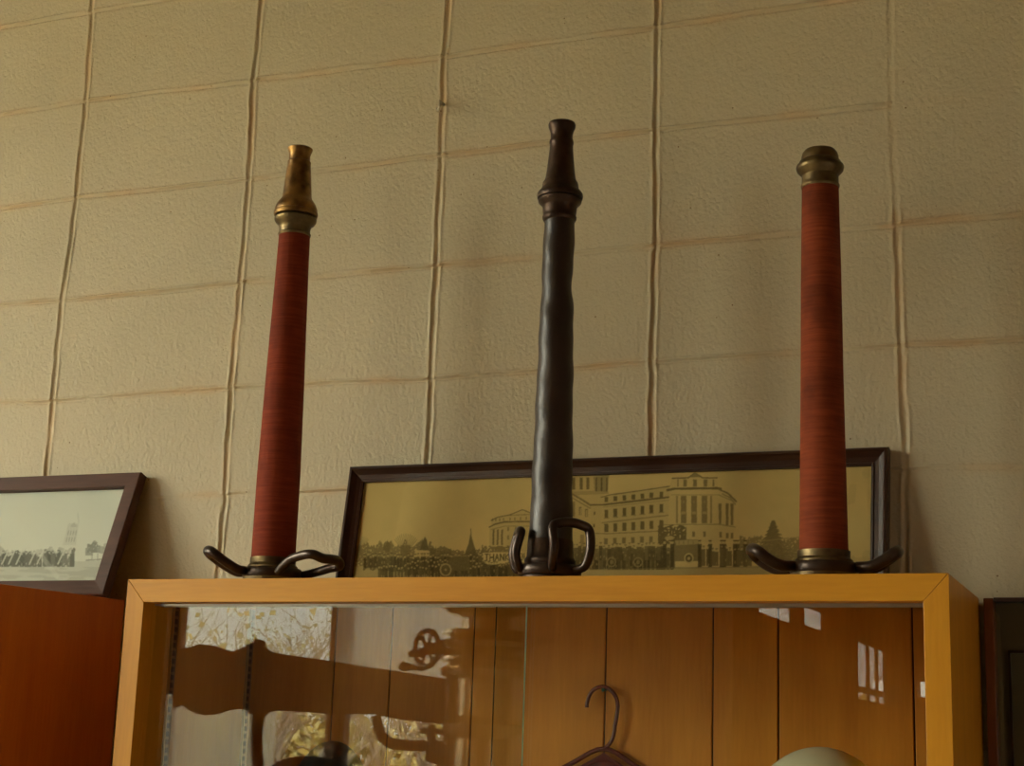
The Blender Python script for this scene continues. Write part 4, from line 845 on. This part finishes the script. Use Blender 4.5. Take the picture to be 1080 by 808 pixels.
def tree(x, y, h, seed, label, leafy=0.0):
    r = random.Random(seed); bm = bmesh.new(); lv = bmesh.new()
    def grow(p, d, ln, rad, depth):
        pts = [p]; q = p.copy(); dd = d.copy()
        for k in range(4):
            dd = (dd+V((r.uniform(-.18, .18), r.uniform(-.18, .18), r.uniform(-.02, .12)))).normalized(); q = q+dd*ln/4; pts.append(q.copy())
        tube(bm, pts, [rad*(1-.35*k/4) for k in range(5)], 6 if depth > 1 else 8, cap=False)
        if depth >= 5:
            if leafy:
                for _ in range(3):
                    if r.random() < leafy:
                        c = q+V((r.uniform(-.3, .3), r.uniform(-.3, .3), r.uniform(-.3, .3))); a = V((r.uniform(-1, 1), r.uniform(-1, 1), r.uniform(-1, 1))).normalized()*.05; b = a.orthogonal().normalized()*.04
                        f = lv.faces.new([lv.verts.new(c+a), lv.verts.new(c+b), lv.verts.new(c-a), lv.verts.new(c-b)])
            return
        for k in range(3 if depth < 4 else 2):
            t = r.uniform(.45, 1); b0 = pts[0].lerp(pts[-1], t) if t < .9 else pts[-1]
            nd = (dd+V((r.uniform(-.95, .95), r.uniform(-.95, .95), r.uniform(-.15, .6)))).normalized(); grow(b0, nd, ln*r.uniform(.6, .82), rad*.55, depth+1)
    grow(V((0, 0, -.2)), V((r.uniform(-.12, .12), 0, 1)), h*.26, h*.014, 0)
    e = empty('bare_tree', (x, y, GZ), label, 'tree', 'trees outside the windows')
    mesh_obj('trunk', bm, M['bark'], e)
    if leafy and len(lv.faces): mesh_obj('leaves', lv, M['leaf'], e)
    else: lv.free()
TP = []
for dist, sl in ((15, .645), (17, .575), (20.5, .61), (24, .555), (28, .68), (30, .60), (34, .53), (36, .65), (40, .58), (43, .68), (33, .47), (45, .50), (26, .46), (47, .62)):
    TP.append((2.0-sl*dist, 1.86-dist, 4.8+dist*.055, .35))
for k, (x, y, h, lf) in enumerate(TP):
    tree(x, y, h, 100+k, 'bare tree with a few yellow leaves outdoors beyond the windows', lf)
def shrub(x, y, w_, h, seed):
    r = random.Random(seed); bm = bmesh.new()
    for _ in range(900):
        a = r.uniform(0, 6.28); rr = w_*math.sqrt(r.random()); z = r.random()*h*(1-(rr/w_)**2*.6); c = V((rr*math.cos(a), rr*math.sin(a), z))
        p = V((r.uniform(-1, 1), r.uniform(-1, 1), r.uniform(-1, 1))).normalized()*.28; q = p.orthogonal().normalized()*.2
        bm.faces.new([bm.verts.new(c+p), bm.verts.new(c+q), bm.verts.new(c-p), bm.verts.new(c-q)])
    o = mesh_obj('roadside_shrub', bm, M['leaf']); o.location = (x, y, GZ); tag(o, 'yellowing shrub beyond the road outside', 'shrub', 'shrubs beyond the road')
for k in range(8): shrub(-40+k*4.6, -50, 2.1, random.uniform(3.2, 4.6), 300+k)
sh = empty('white_shed', (-35.5, -57, GZ), 'small white shed with a low roof outdoors among the trees', 'shed')
bm = bmesh.new(); box(bm, -2.5, 2.5, -2, 2, 0, 2.6); mesh_obj('walls', bm, M['siding'], sh)
bm = bmesh.new(); prism(bm, [(-2.8, 2.6), (2.8, 2.6), (0, 3.9)], -2.3, 2.3); mesh_obj('roof', bm, M['roofing'], sh)
